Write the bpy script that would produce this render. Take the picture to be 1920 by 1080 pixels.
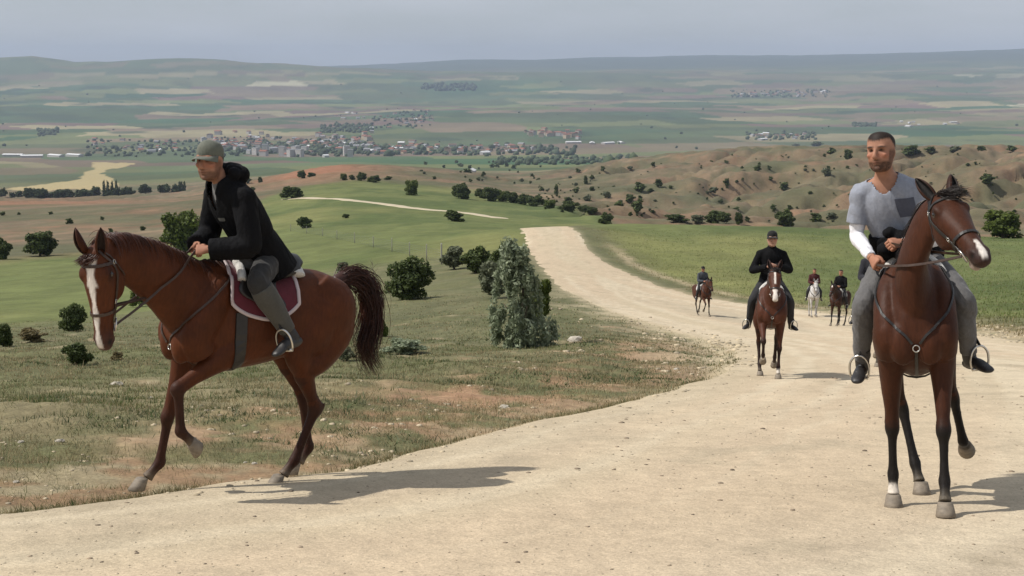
import bpy, bmesh, math, random
import numpy as np
from mathutils import Vector, Matrix
from mathutils.bvhtree import BVHTree
random.seed(7); RNG = np.random.default_rng(7)
PI = math.pi
for o in list(bpy.data.objects): bpy.data.objects.remove(o)
SC = bpy.context.scene
COL = SC.collection
# ------------------------------------------------------------------ camera
FPX = 2400.0; HORIZON = 130.0
TH = math.atan((540 - HORIZON) / FPX)
cam = bpy.data.cameras.new('camera'); CAM = bpy.data.objects.new('camera', cam); COL.objects.link(CAM)
cam.sensor_width = 36.0; cam.lens = 36.0 * FPX / 1920.0
cam.clip_start = 0.1; cam.clip_end = 90000.0
CAM.location = (0, 0, 0); CAM.rotation_euler = (PI / 2 - TH, 0, 0)
SC.camera = CAM
# ------------------------------------------------------------------ sky, sun, exposure
SUN_EL = math.radians(51.0)
SHADOW_AZ = math.atan2(0.04, 1.0)            # shadows run to the right and a little away
sd = Vector((math.cos(SUN_EL) * math.cos(SHADOW_AZ), math.cos(SUN_EL) * math.sin(SHADOW_AZ), -math.sin(SUN_EL)))
sun = bpy.data.lights.new('sun', 'SUN'); sun.energy = 3.9; sun.angle = math.radians(0.53); sun.color = (1.0, 0.955, 0.885)
SUNO = bpy.data.objects.new('sun', sun); COL.objects.link(SUNO)
SUNO.rotation_euler = sd.to_track_quat('-Z', 'Y').to_euler(); SUNO.location = (-30, 0, 40)
W = bpy.data.worlds.new('World'); SC.world = W; W.use_nodes = True
wn = W.node_tree.nodes; wl = W.node_tree.links
bg = wn['Background']; bg.inputs['Strength'].default_value = 0.085
sky = wn.new('ShaderNodeTexSky'); sky.sky_type = 'NISHITA'; sky.sun_disc = False
sky.sun_elevation = SUN_EL
sky.sun_rotation = math.atan2(-sd.x, -sd.y)
sky.altitude = 1100.0; sky.air_density = 1.0; sky.dust_density = 3.0; sky.ozone_density = 1.5
# thin high cloud veil over the whole sky
tc = wn.new('ShaderNodeTexCoord'); mp = wn.new('ShaderNodeMapping'); mp.inputs['Scale'].default_value = (2.2, 2.2, 11.0)
nz = wn.new('ShaderNodeTexNoise'); nz.inputs['Scale'].default_value = 1.6; nz.inputs['Detail'].default_value = 7.0; nz.inputs['Roughness'].default_value = 0.55
rp = wn.new('ShaderNodeValToRGB'); rp.color_ramp.elements[0].position = 0.42; rp.color_ramp.elements[1].position = 0.62
rp.color_ramp.elements[0].color = (0.60, 0.60, 0.60, 1); rp.color_ramp.elements[1].color = (0.90, 0.90, 0.90, 1)
mx = wn.new('ShaderNodeMixRGB'); mx.inputs[2].default_value = (6.0, 6.3, 6.75, 1)
wl.new(tc.outputs['Generated'], mp.inputs[0]); wl.new(mp.outputs[0], nz.inputs['Vector']); wl.new(nz.outputs['Fac'], rp.inputs[0])
wl.new(rp.outputs[0], mx.inputs[0]); wl.new(sky.outputs[0], mx.inputs[1]); wl.new(mx.outputs[0], bg.inputs['Color'])
SC.view_settings.view_transform = 'Standard'; SC.view_settings.look = 'None'
SC.view_settings.exposure = 0.18; SC.view_settings.gamma = 1.0; SC.view_settings.use_curve_mapping = False
SC.render.engine = 'CYCLES'
SC.cycles.use_denoising = True
SC.cycles.max_bounces = 6; SC.cycles.volume_bounces = 1; SC.cycles.transparent_max_bounces = 8
SC.render.film_transparent = False

# ------------------------------------------------------------------ helpers
def hsh(ix, iy, seed):
    n = (ix.astype(np.int64) * 374761393 + iy.astype(np.int64) * 668265263 + seed * 1442695041) & 0xFFFFFFFF
    n = ((n ^ (n >> 13)) * 1274126177) & 0xFFFFFFFF
    n = (n ^ (n >> 16)) & 0xFFFFFFFF
    return n.astype(np.float64) / 4294967295.0
def vn(x, y, seed=0):
    x = np.asarray(x, float); y = np.asarray(y, float)
    ix = np.floor(x); iy = np.floor(y); fx = x - ix; fy = y - iy
    fx = fx * fx * (3 - 2 * fx); fy = fy * fy * (3 - 2 * fy)
    a = hsh(ix, iy, seed); b = hsh(ix + 1, iy, seed); c = hsh(ix, iy + 1, seed); d = hsh(ix + 1, iy + 1, seed)
    return (a * (1 - fx) + b * fx) * (1 - fy) + (c * (1 - fx) + d * fx) * fy
def fbm(x, y, octv=4, seed=0, gain=0.5):
    x = np.asarray(x, float); y = np.asarray(y, float)
    s = 0; a = 1.0; t = 0
    for k in range(octv):
        s = s + a * (vn(x, y, seed + k * 17) * 2 - 1); t += a; a *= gain
        x, y = (x * 1.6 - y * 1.2) + 3.7, (x * 1.2 + y * 1.6) + 1.3
    return s / t
def sstep(a, b, x):
    t = np.clip((np.asarray(x, float) - a) / (b - a), 0, 1); return t * t * (3 - 2 * t)

def newmesh(name, verts, faces):
    me = bpy.data.meshes.new(name); me.from_pydata([tuple(v) for v in verts], [], [tuple(f) for f in faces]); me.update(); return me
def quick_mesh(name, V, F):
    """numpy arrays: V (n,3), F (m,k) with k constant."""
    V = np.asarray(V, np.float32); F = np.asarray(F, np.int32); m, k = F.shape
    me = bpy.data.meshes.new(name)
    me.vertices.add(len(V)); me.vertices.foreach_set('co', V.ravel())
    me.loops.add(m * k); me.loops.foreach_set('vertex_index', F.ravel())
    me.polygons.add(m); me.polygons.foreach_set('loop_start', np.arange(0, m * k, k, dtype=np.int32))
    me.update(calc_edges=True); return me
def smooth(me, on=True):
    me.polygons.foreach_set('use_smooth', [on] * len(me.polygons)); me.update(); return me
def obj(name, me, mat=None, parent=None, loc=None, rot=None, scale=None):
    o = bpy.data.objects.new(name, me); COL.objects.link(o)
    if mat is not None and me is not None:
        me.materials.clear(); me.materials.append(mat)
    if parent is not None: o.parent = parent
    if loc is not None: o.location = loc
    if rot is not None: o.rotation_euler = rot
    if scale is not None: o.scale = scale
    return o
def tag(o, label=None, cat=None, group=None, kind=None):
    if label: o['label'] = label
    if cat: o['category'] = cat
    if group: o['group'] = group
    if kind: o['kind'] = kind
    return o
def empty(name, loc=(0, 0, 0), rz=0.0, parent=None):
    o = bpy.data.objects.new(name, None); COL.objects.link(o); o.location = loc; o.rotation_euler = (0, 0, rz)
    o.empty_display_size = 0.2
    if parent: o.parent = parent
    return o
def set_col(me, C, name='Col'):
    at = me.color_attributes.new(name, 'FLOAT_COLOR', 'POINT')
    C = np.asarray(C, np.float32)
    if C.shape[1] == 3: C = np.concatenate([C, np.ones((len(C), 1), np.float32)], 1)
    at.data.foreach_set('color', C.ravel())
def get_co(me):
    a = np.empty(len(me.vertices) * 3, np.float32); me.vertices.foreach_get('co', a); return a.reshape(-1, 3).astype(float)

def mat(name, color=(0.5, 0.5, 0.5), rough=0.7, attr=None, noise=None, bump=None, metallic=0.0, sheen=0.0, spec=0.5, coat=0.0,
        trans=None, coords='Object'):
    """Principled material. noise=[(scale, amount), ...] multiplies the colour; bump=[(scale, strength, distance)]"""
    m = bpy.data.materials.new(name); m.use_nodes = True
    nt = m.node_tree; n = nt.nodes; l = nt.links; b = n['Principled BSDF']
    b.inputs['Roughness'].default_value = rough; b.inputs['Metallic'].default_value = metallic
    b.inputs['Specular IOR Level'].default_value = spec
    if sheen: b.inputs['Sheen Weight'].default_value = sheen; b.inputs['Sheen Roughness'].default_value = 0.4
    if coat: b.inputs['Coat Weight'].default_value = coat; b.inputs['Coat Roughness'].default_value = 0.25
    t = n.new('ShaderNodeTexCoord')
    if attr:
        a = n.new('ShaderNodeVertexColor'); a.layer_name = attr; c = a.outputs['Color']
    else:
        a = n.new('ShaderNodeRGB'); a.outputs[0].default_value = (*color, 1); c = a.outputs[0]
    for (s, amt) in (noise or []):
        sc = s if isinstance(s, tuple) else (s, s, s)
        mpn = n.new('ShaderNodeMapping'); mpn.inputs['Scale'].default_value = sc
        l.new(t.outputs[coords], mpn.inputs[0])
        x = n.new('ShaderNodeTexNoise'); x.inputs['Scale'].default_value = 1.0; x.inputs['Detail'].default_value = 3.0
        l.new(mpn.outputs[0], x.inputs['Vector'])
        mr = n.new('ShaderNodeMapRange'); mr.inputs[1].default_value = 0.25; mr.inputs[2].default_value = 0.75
        mr.inputs[3].default_value = 1 - amt; mr.inputs[4].default_value = 1 + amt
        l.new(x.outputs['Fac'], mr.inputs[0])
        v = n.new('ShaderNodeVectorMath'); v.operation = 'SCALE'
        l.new(c, v.inputs[0]); l.new(mr.outputs[0], v.inputs['Scale']); c = v.outputs[0]
    l.new(c, b.inputs['Base Color'])
    last = None
    for (s, st, d) in (bump or []):
        sc = s if isinstance(s, tuple) else (s, s, s)
        mpn = n.new('ShaderNodeMapping'); mpn.inputs['Scale'].default_value = sc
        l.new(t.outputs[coords], mpn.inputs[0])
        x = n.new('ShaderNodeTexNoise'); x.inputs['Scale'].default_value = 1.0; x.inputs['Detail'].default_value = 4.0
        l.new(mpn.outputs[0], x.inputs['Vector'])
        bp = n.new('ShaderNodeBump'); bp.inputs['Strength'].default_value = st; bp.inputs['Distance'].default_value = d
        l.new(x.outputs['Fac'], bp.inputs['Height'])
        if last is not None: l.new(last, bp.inputs['Normal'])
        last = bp.outputs['Normal']
    if last is not None: l.new(last, b.inputs['Normal'])
    if trans:
        tr = n.new('ShaderNodeBsdfTranslucent'); l.new(c, tr.inputs['Color'])
        ms = n.new('ShaderNodeMixShader'); ms.inputs[0].default_value = trans
        out = n['Material Output']; l.new(b.outputs[0], ms.inputs[1]); l.new(tr.outputs[0], ms.inputs[2]); l.new(ms.outputs[0], out.inputs['Surface'])
    return m
# ------------------------------------------------------------------ terrain as a height field, laid out from profiles (distance, picture row)
NEARK = [(0.4, 562 + 3147 / 0.4), (5, 562 + 3147 / 5), (10, 562 + 314.7), (16, 562 + 196.7), (22, 562 + 143)]
FAR = [(3600, 288), (4600, 264), (6000, 232), (8000, 196), (10000, 168)]
COLS = {
 -2400: NEARK + [(45, 640), (70, 640), (150, 560), (300, 480), (600, 410), (700, 395), (1000, 392), (1700, 352), (2600, 318)] + FAR,
 0: NEARK + [(32, 660), (46, 628), (62, 622), (90, 590), (150, 530), (215, 487), (300, 455), (400, 428), (520, 398), (600, 384), (680, 380), (950, 386), (1500, 364), (2100, 336), (2800, 306)] + FAR,
 300: NEARK + [(32, 655), (46, 622), (62, 612), (90, 575), (150, 515), (215, 478), (300, 448), (380, 422), (470, 396), (560, 380), (700, 383), (1000, 378), (1500, 356), (2100, 332), (2800, 306)] + FAR,
 640: NEARK + [(32, 662), (46, 622), (62, 590), (85, 553), (120, 505), (160, 470), (250, 428), (350, 394), (450, 366), (600, 345), (720, 333), (900, 312), (1050, 306), (1400, 325), (2000, 316), (2800, 302)] + FAR,
 860: NEARK + [(32, 658), (46, 612), (62, 576), (85, 533), (115, 485), (150, 452), (230, 424), (330, 403), (450, 382), (600, 360), (720, 345), (900, 335), (1100, 318), (1400, 326), (2000, 316), (2800, 303)] + FAR,
 980: NEARK + [(32, 652), (46, 606), (62, 566), (85, 522), (115, 470), (147, 428), (165, 424), (230, 436), (330, 414), (420, 400), (520, 381), (640, 362), (800, 368), (1000, 350), (1300, 334), (2000, 318), (2800, 304)] + FAR,
 1090: NEARK + [(32, 654), (46, 614), (62, 578), (85, 530), (115, 482), (147, 432), (170, 422), (250, 428), (340, 410), (430, 396), (540, 398), (700, 385), (900, 350), (1150, 318), (1500, 318), (2000, 314), (2800, 303)] + FAR,
 1240: NEARK + [(32, 660), (46, 628), (60, 594), (75, 567), (90, 542), (115, 502), (150, 450), (185, 421), (200, 418), (270, 446), (400, 436), (520, 404), (700, 364), (900, 330), (1200, 296), (1350, 292), (1900, 312), (2800, 303)] + FAR,
 1420: NEARK + [(32, 660), (46, 630), (60, 603), (75, 575), (90, 546), (115, 502), (150, 450), (180, 426), (195, 423), (270, 450), (390, 434), (520, 395), (700, 350), (900, 312), (1100, 284), (1250, 280), (1900, 308), (2800, 302)] + FAR,
 1650: NEARK + [(32, 660), (46, 628), (60, 604), (75, 570), (90, 545), (115, 502), (150, 452), (175, 434), (190, 431), (260, 452), (360, 432), (500, 388), (700, 335), (860, 298), (1000, 282), (1200, 282), (1900, 306), (2800, 300)] + FAR,
 1920: NEARK + [(32, 661), (46, 620), (60, 586), (75, 556), (105, 502), (140, 456), (155, 449), (170, 447), (240, 462), (330, 424), (460, 372), (600, 325), (720, 296), (850, 284), (1050, 281), (1250, 286), (1900, 304), (2800, 299)] + FAR,
 4400: NEARK + [(32, 661), (46, 620), (60, 586), (75, 556), (105, 502), (140, 456), (155, 449), (240, 462), (330, 424), (460, 372), (600, 325), (850, 284), (1050, 281), (1900, 304), (2800, 299)] + FAR,
}
RIDGE1 = ([-2400, 0, 60, 140, 210, 290, 400, 480, 560, 640, 760, 1000, 1300, 1920, 4400], [112, 106, 105, 118, 114, 111, 113, 120, 122, 128, 134, 138, 138, 136, 136])
RIDGE2 = ([-2400, 0, 600, 640, 740, 830, 960, 1080, 1250, 1480, 1600, 1760, 1920, 4400], [128, 128, 128, 124, 121, 113, 110, 109, 104, 106, 103, 98, 92, 84])
LD = np.linspace(math.log(0.4), math.log(30000), 900)
XS = np.arange(-2400, 4401, 20.0)
def _table():
    ks = sorted(COLS); H = []
    for k in ks:
        kn = list(COLS[k])
        kn += [(11500, np.interp(k, *RIDGE1)), (12500, np.interp(k, *RIDGE1) + 3), (14500, np.interp(k, *RIDGE2) + 22), (17500, np.interp(k, *RIDGE2)), (19000, np.interp(k, *RIDGE2) + 1), (30000, 140)]
        d = np.array([q[0] for q in kn], float); y = np.array([q[1] for q in kn], float)
        H.append(np.interp(np.exp(LD), d, (y - HORIZON) / FPX * d))
    H = np.array(H)
    T = np.array([np.interp(XS, ks, H[:, j]) for j in range(len(LD))]).T       # (x, D)
    # ridge lines get their full detail in x
    def blur(A, s, ax):
        r = int(3 * s); k = np.exp(-0.5 * (np.arange(-r, r + 1) / s) ** 2); k /= k.sum()
        return np.apply_along_axis(lambda v: np.convolve(np.pad(v, r, mode='edge'), k, 'valid'), ax, A)
    T = blur(T, 2.6, 0)
    D = np.exp(LD)
    q = T / D[None]; q2 = blur(q, 3.0, 1); w = sstep(math.log(28), math.log(60), LD)[None]
    q = q * (1 - w) + q2 * w
    for (rid, d0, s) in ((RIDGE1, 11800, 0.06), (RIDGE2, 18000, 0.06)):
        tgt = (np.interp(XS, *rid) - HORIZON) / FPX
        cur = q[:, np.argmin(abs(LD - math.log(d0)))]
        q = q + (tgt - cur)[:, None] * np.exp(-0.5 * ((LD - math.log(d0)) / s) ** 2)[None]
    return q
QT = _table()                                     # tangent below the horizon, by column and log distance
def tang(xp, D):
    fx = np.clip((xp - XS[0]) / 20.0, 0, len(XS) - 1.001); fd = np.clip((np.log(np.maximum(D, 0.41)) - LD[0]) / (LD[1] - LD[0]), 0, len(LD) - 1.001)
    ix = fx.astype(int); idd = fd.astype(int); ax = fx - ix; ad = fd - idd
    return (QT[ix, idd] * (1 - ax) + QT[ix + 1, idd] * ax) * (1 - ad) + (QT[ix, idd + 1] * (1 - ax) + QT[ix + 1, idd + 1] * ax) * ad
CT, ST = math.cos(TH), math.sin(TH)
def pix2pt(xp, yp, D):
    """point at camera depth D on the line of sight through a pixel"""
    u = (xp - 960) / FPX; v = (540 - yp) / FPX
    return np.stack([D * u, D * (CT + v * ST), D * (-ST + v * CT)], -1)
def detail(X, Y, D):
    """uneven ground on top of the smooth profiles"""
    r = road_sd(X, Y)
    off = sstep(-0.2, 2.5, r)
    n = 0.17 * fbm(X * 0.35, Y * 0.35, 3, 3) + 0.075 * fbm(X * 1.7, Y * 1.7, 4, 5)
    n = n * off * (1 - sstep(55, 120, D)) + 0.008 * fbm(X * 1.2, Y * 1.2, 2, 9) * (1 - off)
    n = n - 0.11 * np.exp(-0.5 * ((r - 0.55) / 0.28) ** 2) * (1 - sstep(30, 60, D)) - 0.10 * sstep(0.0, 1.0, r) * np.exp(-((r - 1.5) / 1.4) ** 2) * (1 - sstep(22, 34, D))
    n = n + 0.35 * fbm(X / 14, Y / 14, 3, 31) * sstep(70, 140, D) * (1 - sstep(500, 900, D)) * off
    return n
def erosion(X, Y, xp, D):
    hill = sstep(300, 430, D) * (1 - sstep(1500, 2000, D)) * sstep(980, 1150, xp) + 0.4 * sstep(560, 800, D) * (1 - sstep(1300, 1700, D)) * (1 - sstep(1000, 1150, xp))
    c_, s_ = math.cos(0.80), math.sin(0.80)
    U = X * c_ + Y * s_; Vv = -X * s_ + Y * c_; wv = 30 * fbm(X / 120, Y / 120, 3, 39)
    a = np.abs(fbm(U / 330, (Vv + wv) / 95, 4, 41, 0.5)); b = np.abs(fbm(U / 75 + 5, (Vv + wv * .6) / 34, 3, 47))
    return hill * 0.75 * (-(1 - np.clip(a / 0.34, 0, 1)) ** 2.0 * 18.0 - (1 - np.clip(b / 0.38, 0, 1)) ** 2.0 * 8.0 - 2.4 * (1 - np.clip(np.abs(fbm(U / 22, Vv / 11, 3, 51)) / .35, 0, 1)) + 1.1 * fbm(X / 7, Y / 10, 3, 49) + 6.5)
def relief_far(X, Y, D):
    return sstep(2600, 4200, D) * (fbm(X / 1500, Y / 2200, 4, 61) * 48 * sstep(4300, 7500, D) + fbm(X / 520, Y / 800, 3, 67) * (4 + 9 * sstep(5000, 7000, D)))
def height0(X, Y):
    X = np.asarray(X, float); Y = np.asarray(Y, float)
    D = np.maximum(Y / CT, 0.45)
    for _ in range(5):
        xp = 960 + FPX * X / D
        q = tang(xp, D)                            # (y-HORIZON)/FPX
        v = (540 - HORIZON) / FPX - q
        D = np.maximum(Y / (CT + v * ST), 0.45)
    z = D * (-ST + v * CT)
    back = np.minimum(Y - 0.6, 0)
    return z - 0.18 * back, xp, D
def height(X, Y):
    z, xp, D = height0(X, Y)
    return z + detail(X, Y, D) + erosion(X, Y, xp, D) + relief_far(X, Y, D)
def first_hit(xp, yp, d0=2.0, d1=25000):
    """where a line of sight meets the smooth ground"""
    D = np.exp(np.linspace(math.log(d0), math.log(d1), 6000)); y = HORIZON + FPX * tang(np.full_like(D, xp), D)
    k = np.argmax(y <= yp)
    return float(D[k]) if (y <= yp).any() else None
def ground_at(xp, D):
    """ground point under the vertical through picture column xp at depth D"""
    u = (xp - 960) / FPX; q = float(tang(np.array([xp]), np.array([D]))[0]); v = (540 - HORIZON) / FPX - q
    X = D * u; Y = D * (CT + v * ST)
    return np.array([X, Y, float(height(np.array([X]), np.array([Y]))[0])])

# ---- the gravel road: its two edges as (picture column, distance), carried on behind the camera in metres
LE = [(0, 7.97), (300, 8.67), (640, 9.9), (850, 11.5), (1000, 13.7), (1240, 18.2), (1372, 24.0), (1392, 29.0), (1372, 35.0), (1318, 43), (1230, 52), (1135, 63), (1062, 75), (1030, 90), (1006, 105), (990, 125), (981, 146), (970, 190), (945, 240)]
RE = [(985, 245), (1052, 190), (1083, 147), (1096, 130), (1130, 112), (1200, 97), (1300, 83), (1420, 75), (1540, 68), (1660, 60), (1800, 47), (1920, 37)]
def _pt(xp, D):
    u = (xp - 960) / FPX; q = float(tang(np.array([xp]), np.array([D]))[0]); v = (540 - HORIZON) / FPX - q
    return (D * u, D * (CT + v * ST))
POLY = [(-40, -14), (-22, -1.5), (-9.5, 4.9)] + [_pt(*p) for p in LE] + [_pt(*p) for p in RE] + [(15.5, 24), (16, 14), (15.5, 0), (12, -14)]
POLY = np.array(POLY)
def road_sd0(X, Y):
    X = np.asarray(X, float); Y = np.asarray(Y, float)
    best = np.full(X.shape, 1e18); ins = np.zeros(X.shape, bool); n = len(POLY)
    for i in range(n):
        ax, ay = POLY[i]; bx, by = POLY[(i + 1) % n]
        ex, ey = bx - ax, by - ay
        t = np.clip(((X - ax) * ex + (Y - ay) * ey) / (ex * ex + ey * ey), 0, 1)
        d = (X - ax - t * ex) ** 2 + (Y - ay - t * ey) ** 2
        best = np.minimum(best, d)
        c = (ay > Y) != (by > Y)
        if ey != 0: ins ^= c & (X < ax + (Y - ay) * ex / ey)
    return np.where(ins, -1, 1) * np.sqrt(best)
def road_sd(X, Y):
    s = road_sd0(X, Y)
    far = np.asarray(Y, float)
    return s + 0.16 * fbm(np.asarray(X) * 0.9, far * 0.9, 3, 77) * (1 + 0.02 * np.clip(far, 0, 150))

# ---- grid: columns fan out from the viewpoint, rows get longer with distance
gx = np.concatenate([np.linspace(-9000, -1300, 40)[:-1], np.linspace(-1300, -60, 100)[:-1], np.arange(-60, 1981, 5.0), np.linspace(1980, 3200, 100)[1:], np.linspace(3200, 11000, 40)[1:]])
gd = np.exp(np.concatenate([np.linspace(math.log(0.45), math.log(5), 30)[:-1], np.linspace(math.log(5), math.log(60), 260)[:-1], np.linspace(math.log(60), math.log(3000), 330)[:-1], np.linspace(math.log(3000), math.log(22000), 170)]))
GXP, GD = np.meshgrid(gx, gd, indexing='ij')
qg = tang(GXP, GD); vg = (540 - HORIZON) / FPX - qg
GX = GD * (GXP - 960) / FPX; GY = GD * (CT + vg * ST); GZ0 = GD * (-ST + vg * CT)
near = GD < 260
RSD = np.full(GX.shape, 50.0); RSD[near] = road_sd(GX[near], GY[near])
GZ = GZ0 + erosion(GX, GY, GXP, GD) + relief_far(GX, GY, GD)
GZ[near] += detail(GX[near], GY[near], GD[near]); 
mid = (GD >= 260) & (GD < 950); GZ[mid] += 0.35 * (fbm(GX[mid] / 14, GY[mid] / 14, 3, 31)) * (1 - sstep(500, 900, GD[mid]))

# ---- ground colours by zone and distance
def mixc(A, B, w): return A * (1 - w[..., None]) + np.asarray(B) * w[..., None]
def ground_color(X, Y, xp, D, sdv):
    q = tang(xp, D); yp = HORIZON + FPX * q
    dry = np.array([0.228, 0.192, 0.110]); olive = np.array([0.128, 0.128, 0.061]); red = np.array([0.305, 0.180, 0.108]); tan_ = np.array([0.36, 0.29, 0.185])
    green = np.array([0.086, 0.110, 0.037]); green2 = np.array([0.128, 0.146, 0.052])
    n1 = fbm(X * 0.22, Y * 0.22, 4, 101); n2 = fbm(X * 0.9, Y * 0.9, 4, 103); n3 = fbm(X * 3.1, Y * 3.1, 3, 107)
    C = np.broadcast_to(olive, X.shape + (3,)).copy()
    C = mixc(C, dry, 0.85 * sstep(-0.15, 0.45, n1 + 0.6 * n2))
    C = mixc(C, (0.095, 0.105, 0.05), 0.7 * sstep(18, 30, D) * sstep(-0.3, 0.3, n1))
    bare = sstep(0.0, 0.35, n2 + 0.35 * n3 + 0.75 * np.exp(-((sdv - 1.0) / 2.0) ** 2) - 0.45)
    C = mixc(C, mixc(np.broadcast_to(red, C.shape), tan_, sstep(-.3, .3, n3)), 0.7 * bare * (1 - sstep(45, 60, D)))
    # red earth just off the road between the near edge and the bend
    rb = np.exp(-((sdv - 2.2) / 1.5) ** 2) * sstep(10, 15, D) * (1 - sstep(33, 42, D))
    C = mixc(C, red, np.clip(rb * (0.50 + 1.0 * n2 + 1.1 * n3), 0, 0.8)); C = C * (1 + .22 * fbm(X * 9, Y * 9, 3, 109) * (D < 60))[..., None]
    C = mixc(C, (0.40, 0.335, 0.22), np.clip(np.exp(-(np.maximum(sdv, 0) / 0.5) ** 2) * 0.75 + np.exp(-(np.maximum(sdv, 0) / 2.2) ** 2) * sstep(22, 30, D) * (1 - sstep(64, 80, D)) * (0.55 + n2), 0, 1) * (1 - sstep(60, 100, D) * .5))
    # meadows and young corn beyond the bank
    lim = np.interp(xp, [0, 200, 640, 800, 960, 1010, 1060], [70, 76, 125, 122, 108, 135, 150])
    rcx = np.interp(D, [34, 37, 47, 60, 68, 75, 83, 97, 112, 130, 147, 190], [1640, 1640, 1560, 1400, 1330, 1230, 1170, 1110, 1070, 1045, 1032, 1010])
    rside = (xp > rcx) & (D > 33)
    fl = np.where(rside, sstep(1.6, 5.5, sdv + 1.8 * n1 - 1.5 * (D < 62)), sstep(0.90, 1.08, D / lim * (1 + 0.10 * n1)))
    fl = np.clip(fl, 0, 1)
    st = fbm(X / 3.5, Y / 30, 3, 111); k0 = fbm(X / 50, Y / 50, 4, 119)
    G = mixc(np.broadcast_to(green, C.shape), green2, sstep(-0.35, 0.35, fbm(X / 40, Y / 60, 4, 113) + 0.35 * st + .3 * fbm(X / 4, Y / 7, 3, 115)))
    G = mixc(G, (0.21, 0.20, 0.075), 0.55 * sstep(0.1, 0.6, fbm(X / 26, Y / 70, 3, 117) + 0.25 * np.exp(-((sdv - 5) / 5) ** 2)))
    G = G * (1 + .20 * fbm(X / 2.6, Y / 5, 3, 118) * (1 - .5 * sstep(150, 400, D)) + .10 * fbm(X / 9, Y / 18, 3, 120))[..., None]
    C = mixc(C, G, fl)
    C = mixc(C, (0.40, 0.32, 0.205), 0.75 * np.exp(-((sdv - 2.9 - .5 * n1) / .55) ** 2) * rside * sstep(52, 66, D) * (1 - sstep(118, 140, D)))
    C = mixc(C, (0.33, 0.265, 0.165), 0.55 * (1 - sstep(.8, 3.6, sdv + n1)) * rside * (D < 90) * sstep(-.2, .3, n2 + .2))
    # left: a strip of dry scrub and red slopes beyond the meadow
    lim2 = np.interp(xp, [0, 200, 300, 420, 520, 640, 860, 980, 1090, 1150, 1250], [205, 235, 270, 310, 560, 690, 640, 600, 480, 330, 235])
    far = sstep(0.92, 1.06, D / lim2 * (1 + 0.10 * k0))
    k1 = fbm(X / 60, Y / 60, 5, 121); k2 = fbm(X / 25 + Y / 60, Y / 45, 4, 127)
    S = mixc(np.broadcast_to((0.180, 0.128, 0.080), C.shape), (0.115, 0.105, 0.058), sstep(-0.25, 0.3, k1))
    S = mixc(S, (0.240, 0.128, 0.078), np.clip(sstep(0.10, 0.55, k2) * 0.6, 0, 1))
    S = mixc(S, (0.255, 0.185, 0.115), sstep(0.25, 0.5, fbm(X / 45, Y / 110, 4, 131)) * 0.6)
    S = S * (1 + 0.34 * fbm(X / 9, Y / 16, 4, 133))[..., None]
    dg = fbm((X * .70 + Y * .72) / 160, (-X * .72 + Y * .70) / 26, 4, 135); S = mixc(S, (0.105, 0.100, 0.052), 0.70 * sstep(-.10, .40, dg)); S = mixc(S, (0.27, 0.155, 0.095), 0.35 * sstep(.10, .5, -dg))
    S = mixc(S, (0.115, 0.105, 0.06), 0.6 * sstep(0.0, 0.5, fbm(X / 5, Y / 9, 3, 134)))
    S = S * np.array([.92, .97, .98]); far = np.clip(far, 0, 1)
    C = mixc(C, S, np.clip(far, 0, 1))
    C = mixc(C, (0.30, 0.135, 0.078), 0.8 * np.exp(-((xp - 590) / 120) ** 2) * np.exp(-((D - 930) / 190) ** 2))
    C = mixc(C, (0.26, 0.135, 0.08), 0.7 * sstep(560, 640, D) * (1 - sstep(1000, 1300, D)) * (1 - sstep(150, 330, xp)))
    # the wide valley: a patchwork of fields
    ca, sa = math.cos(0.35), math.sin(0.35)
    A = (X * ca + Y * sa); B = (-X * sa + Y * ca)
    wx = fbm(A / 900, B / 900, 3, 139) * 260; wy = fbm(A / 900, B / 900, 3, 141) * 260
    cv = np.floor((B + wy) / 330); cu = np.floor((A + wx) / (520 + 260 * hsh(cv, cv * 0, 3)) + 7.3 * hsh(cv, cv * 0, 4))
    r1 = hsh(cu, cv, 5); r2 = hsh(cu, cv, 6)
    cu2 = np.floor((A + wx * 1.4) / 1900); cv2 = np.floor((B + wy) / 1100); r3 = hsh(cu2, cv2, 8)
    pal = np.array([[0.075, 0.105, 0.045], [0.060, 0.110, 0.050], [0.155, 0.165, 0.070], [0.225, 0.155, 0.105], [0.185, 0.115, 0.095], [0.33, 0.26, 0.155], [0.11, 0.14, 0.065], [0.56, 0.47, 0.33]])
    pr = np.array([0.20, 0.38, 0.54, 0.66, 0.77, 0.87, 0.94, 1.01])
    rr = np.clip(0.80 * r1 + 0.20 * r3, 0, 1)
    V = pal[np.searchsorted(pr, rr)]
    V = V * (0.85 + 0.30 * r2)[..., None]
    V = mixc(V, (0.165, 0.145, 0.088), np.clip(0.22 + 0.5 * fbm(X / 900, Y / 1300, 3, 149), 0.0, .7))
    V = V * (1 + 0.22 * fbm(X / 120, Y / 260, 3, 153))[..., None]
    V = mixc(V, (0.05, 0.07, 0.04), 0.75 * sstep(0.30, 0.52, fbm(X / 260, Y / 420, 4, 157)) * sstep(2500, 4000, D))
    V = V * np.array([0.80, 0.87, 0.82])
    vw = sstep(1500, 1900, D)
    C = mixc(C, V, vw)
    # pale stubble field in the valley on the left
    pg = [(10, 354), (70, 347), (150, 336), (158, 322), (176, 318), (172, 303), (256, 306), (236, 314), (198, 318), (190, 326), (206, 332), (222, 346), (214, 356), (120, 355), (60, 359)]
    xn = xp + 6 * fbm(X / 60, Y / 60, 3, 151); yn = yp + 1.5 * fbm(X / 50, Y / 50, 3, 152); ins = np.zeros(X.shape, bool)
    for i in range(len(pg)):
        (ax, ay), (bx, by) = pg[i], pg[(i + 1) % len(pg)]
        if ay != by: ins ^= ((ay > yn) != (by > yn)) & (xn < ax + (yn - ay) * (bx - ax) / (by - ay))
    C = mixc(C, (0.40, 0.32, 0.165), 0.85 * (ins & (D > 1400)))
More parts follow.
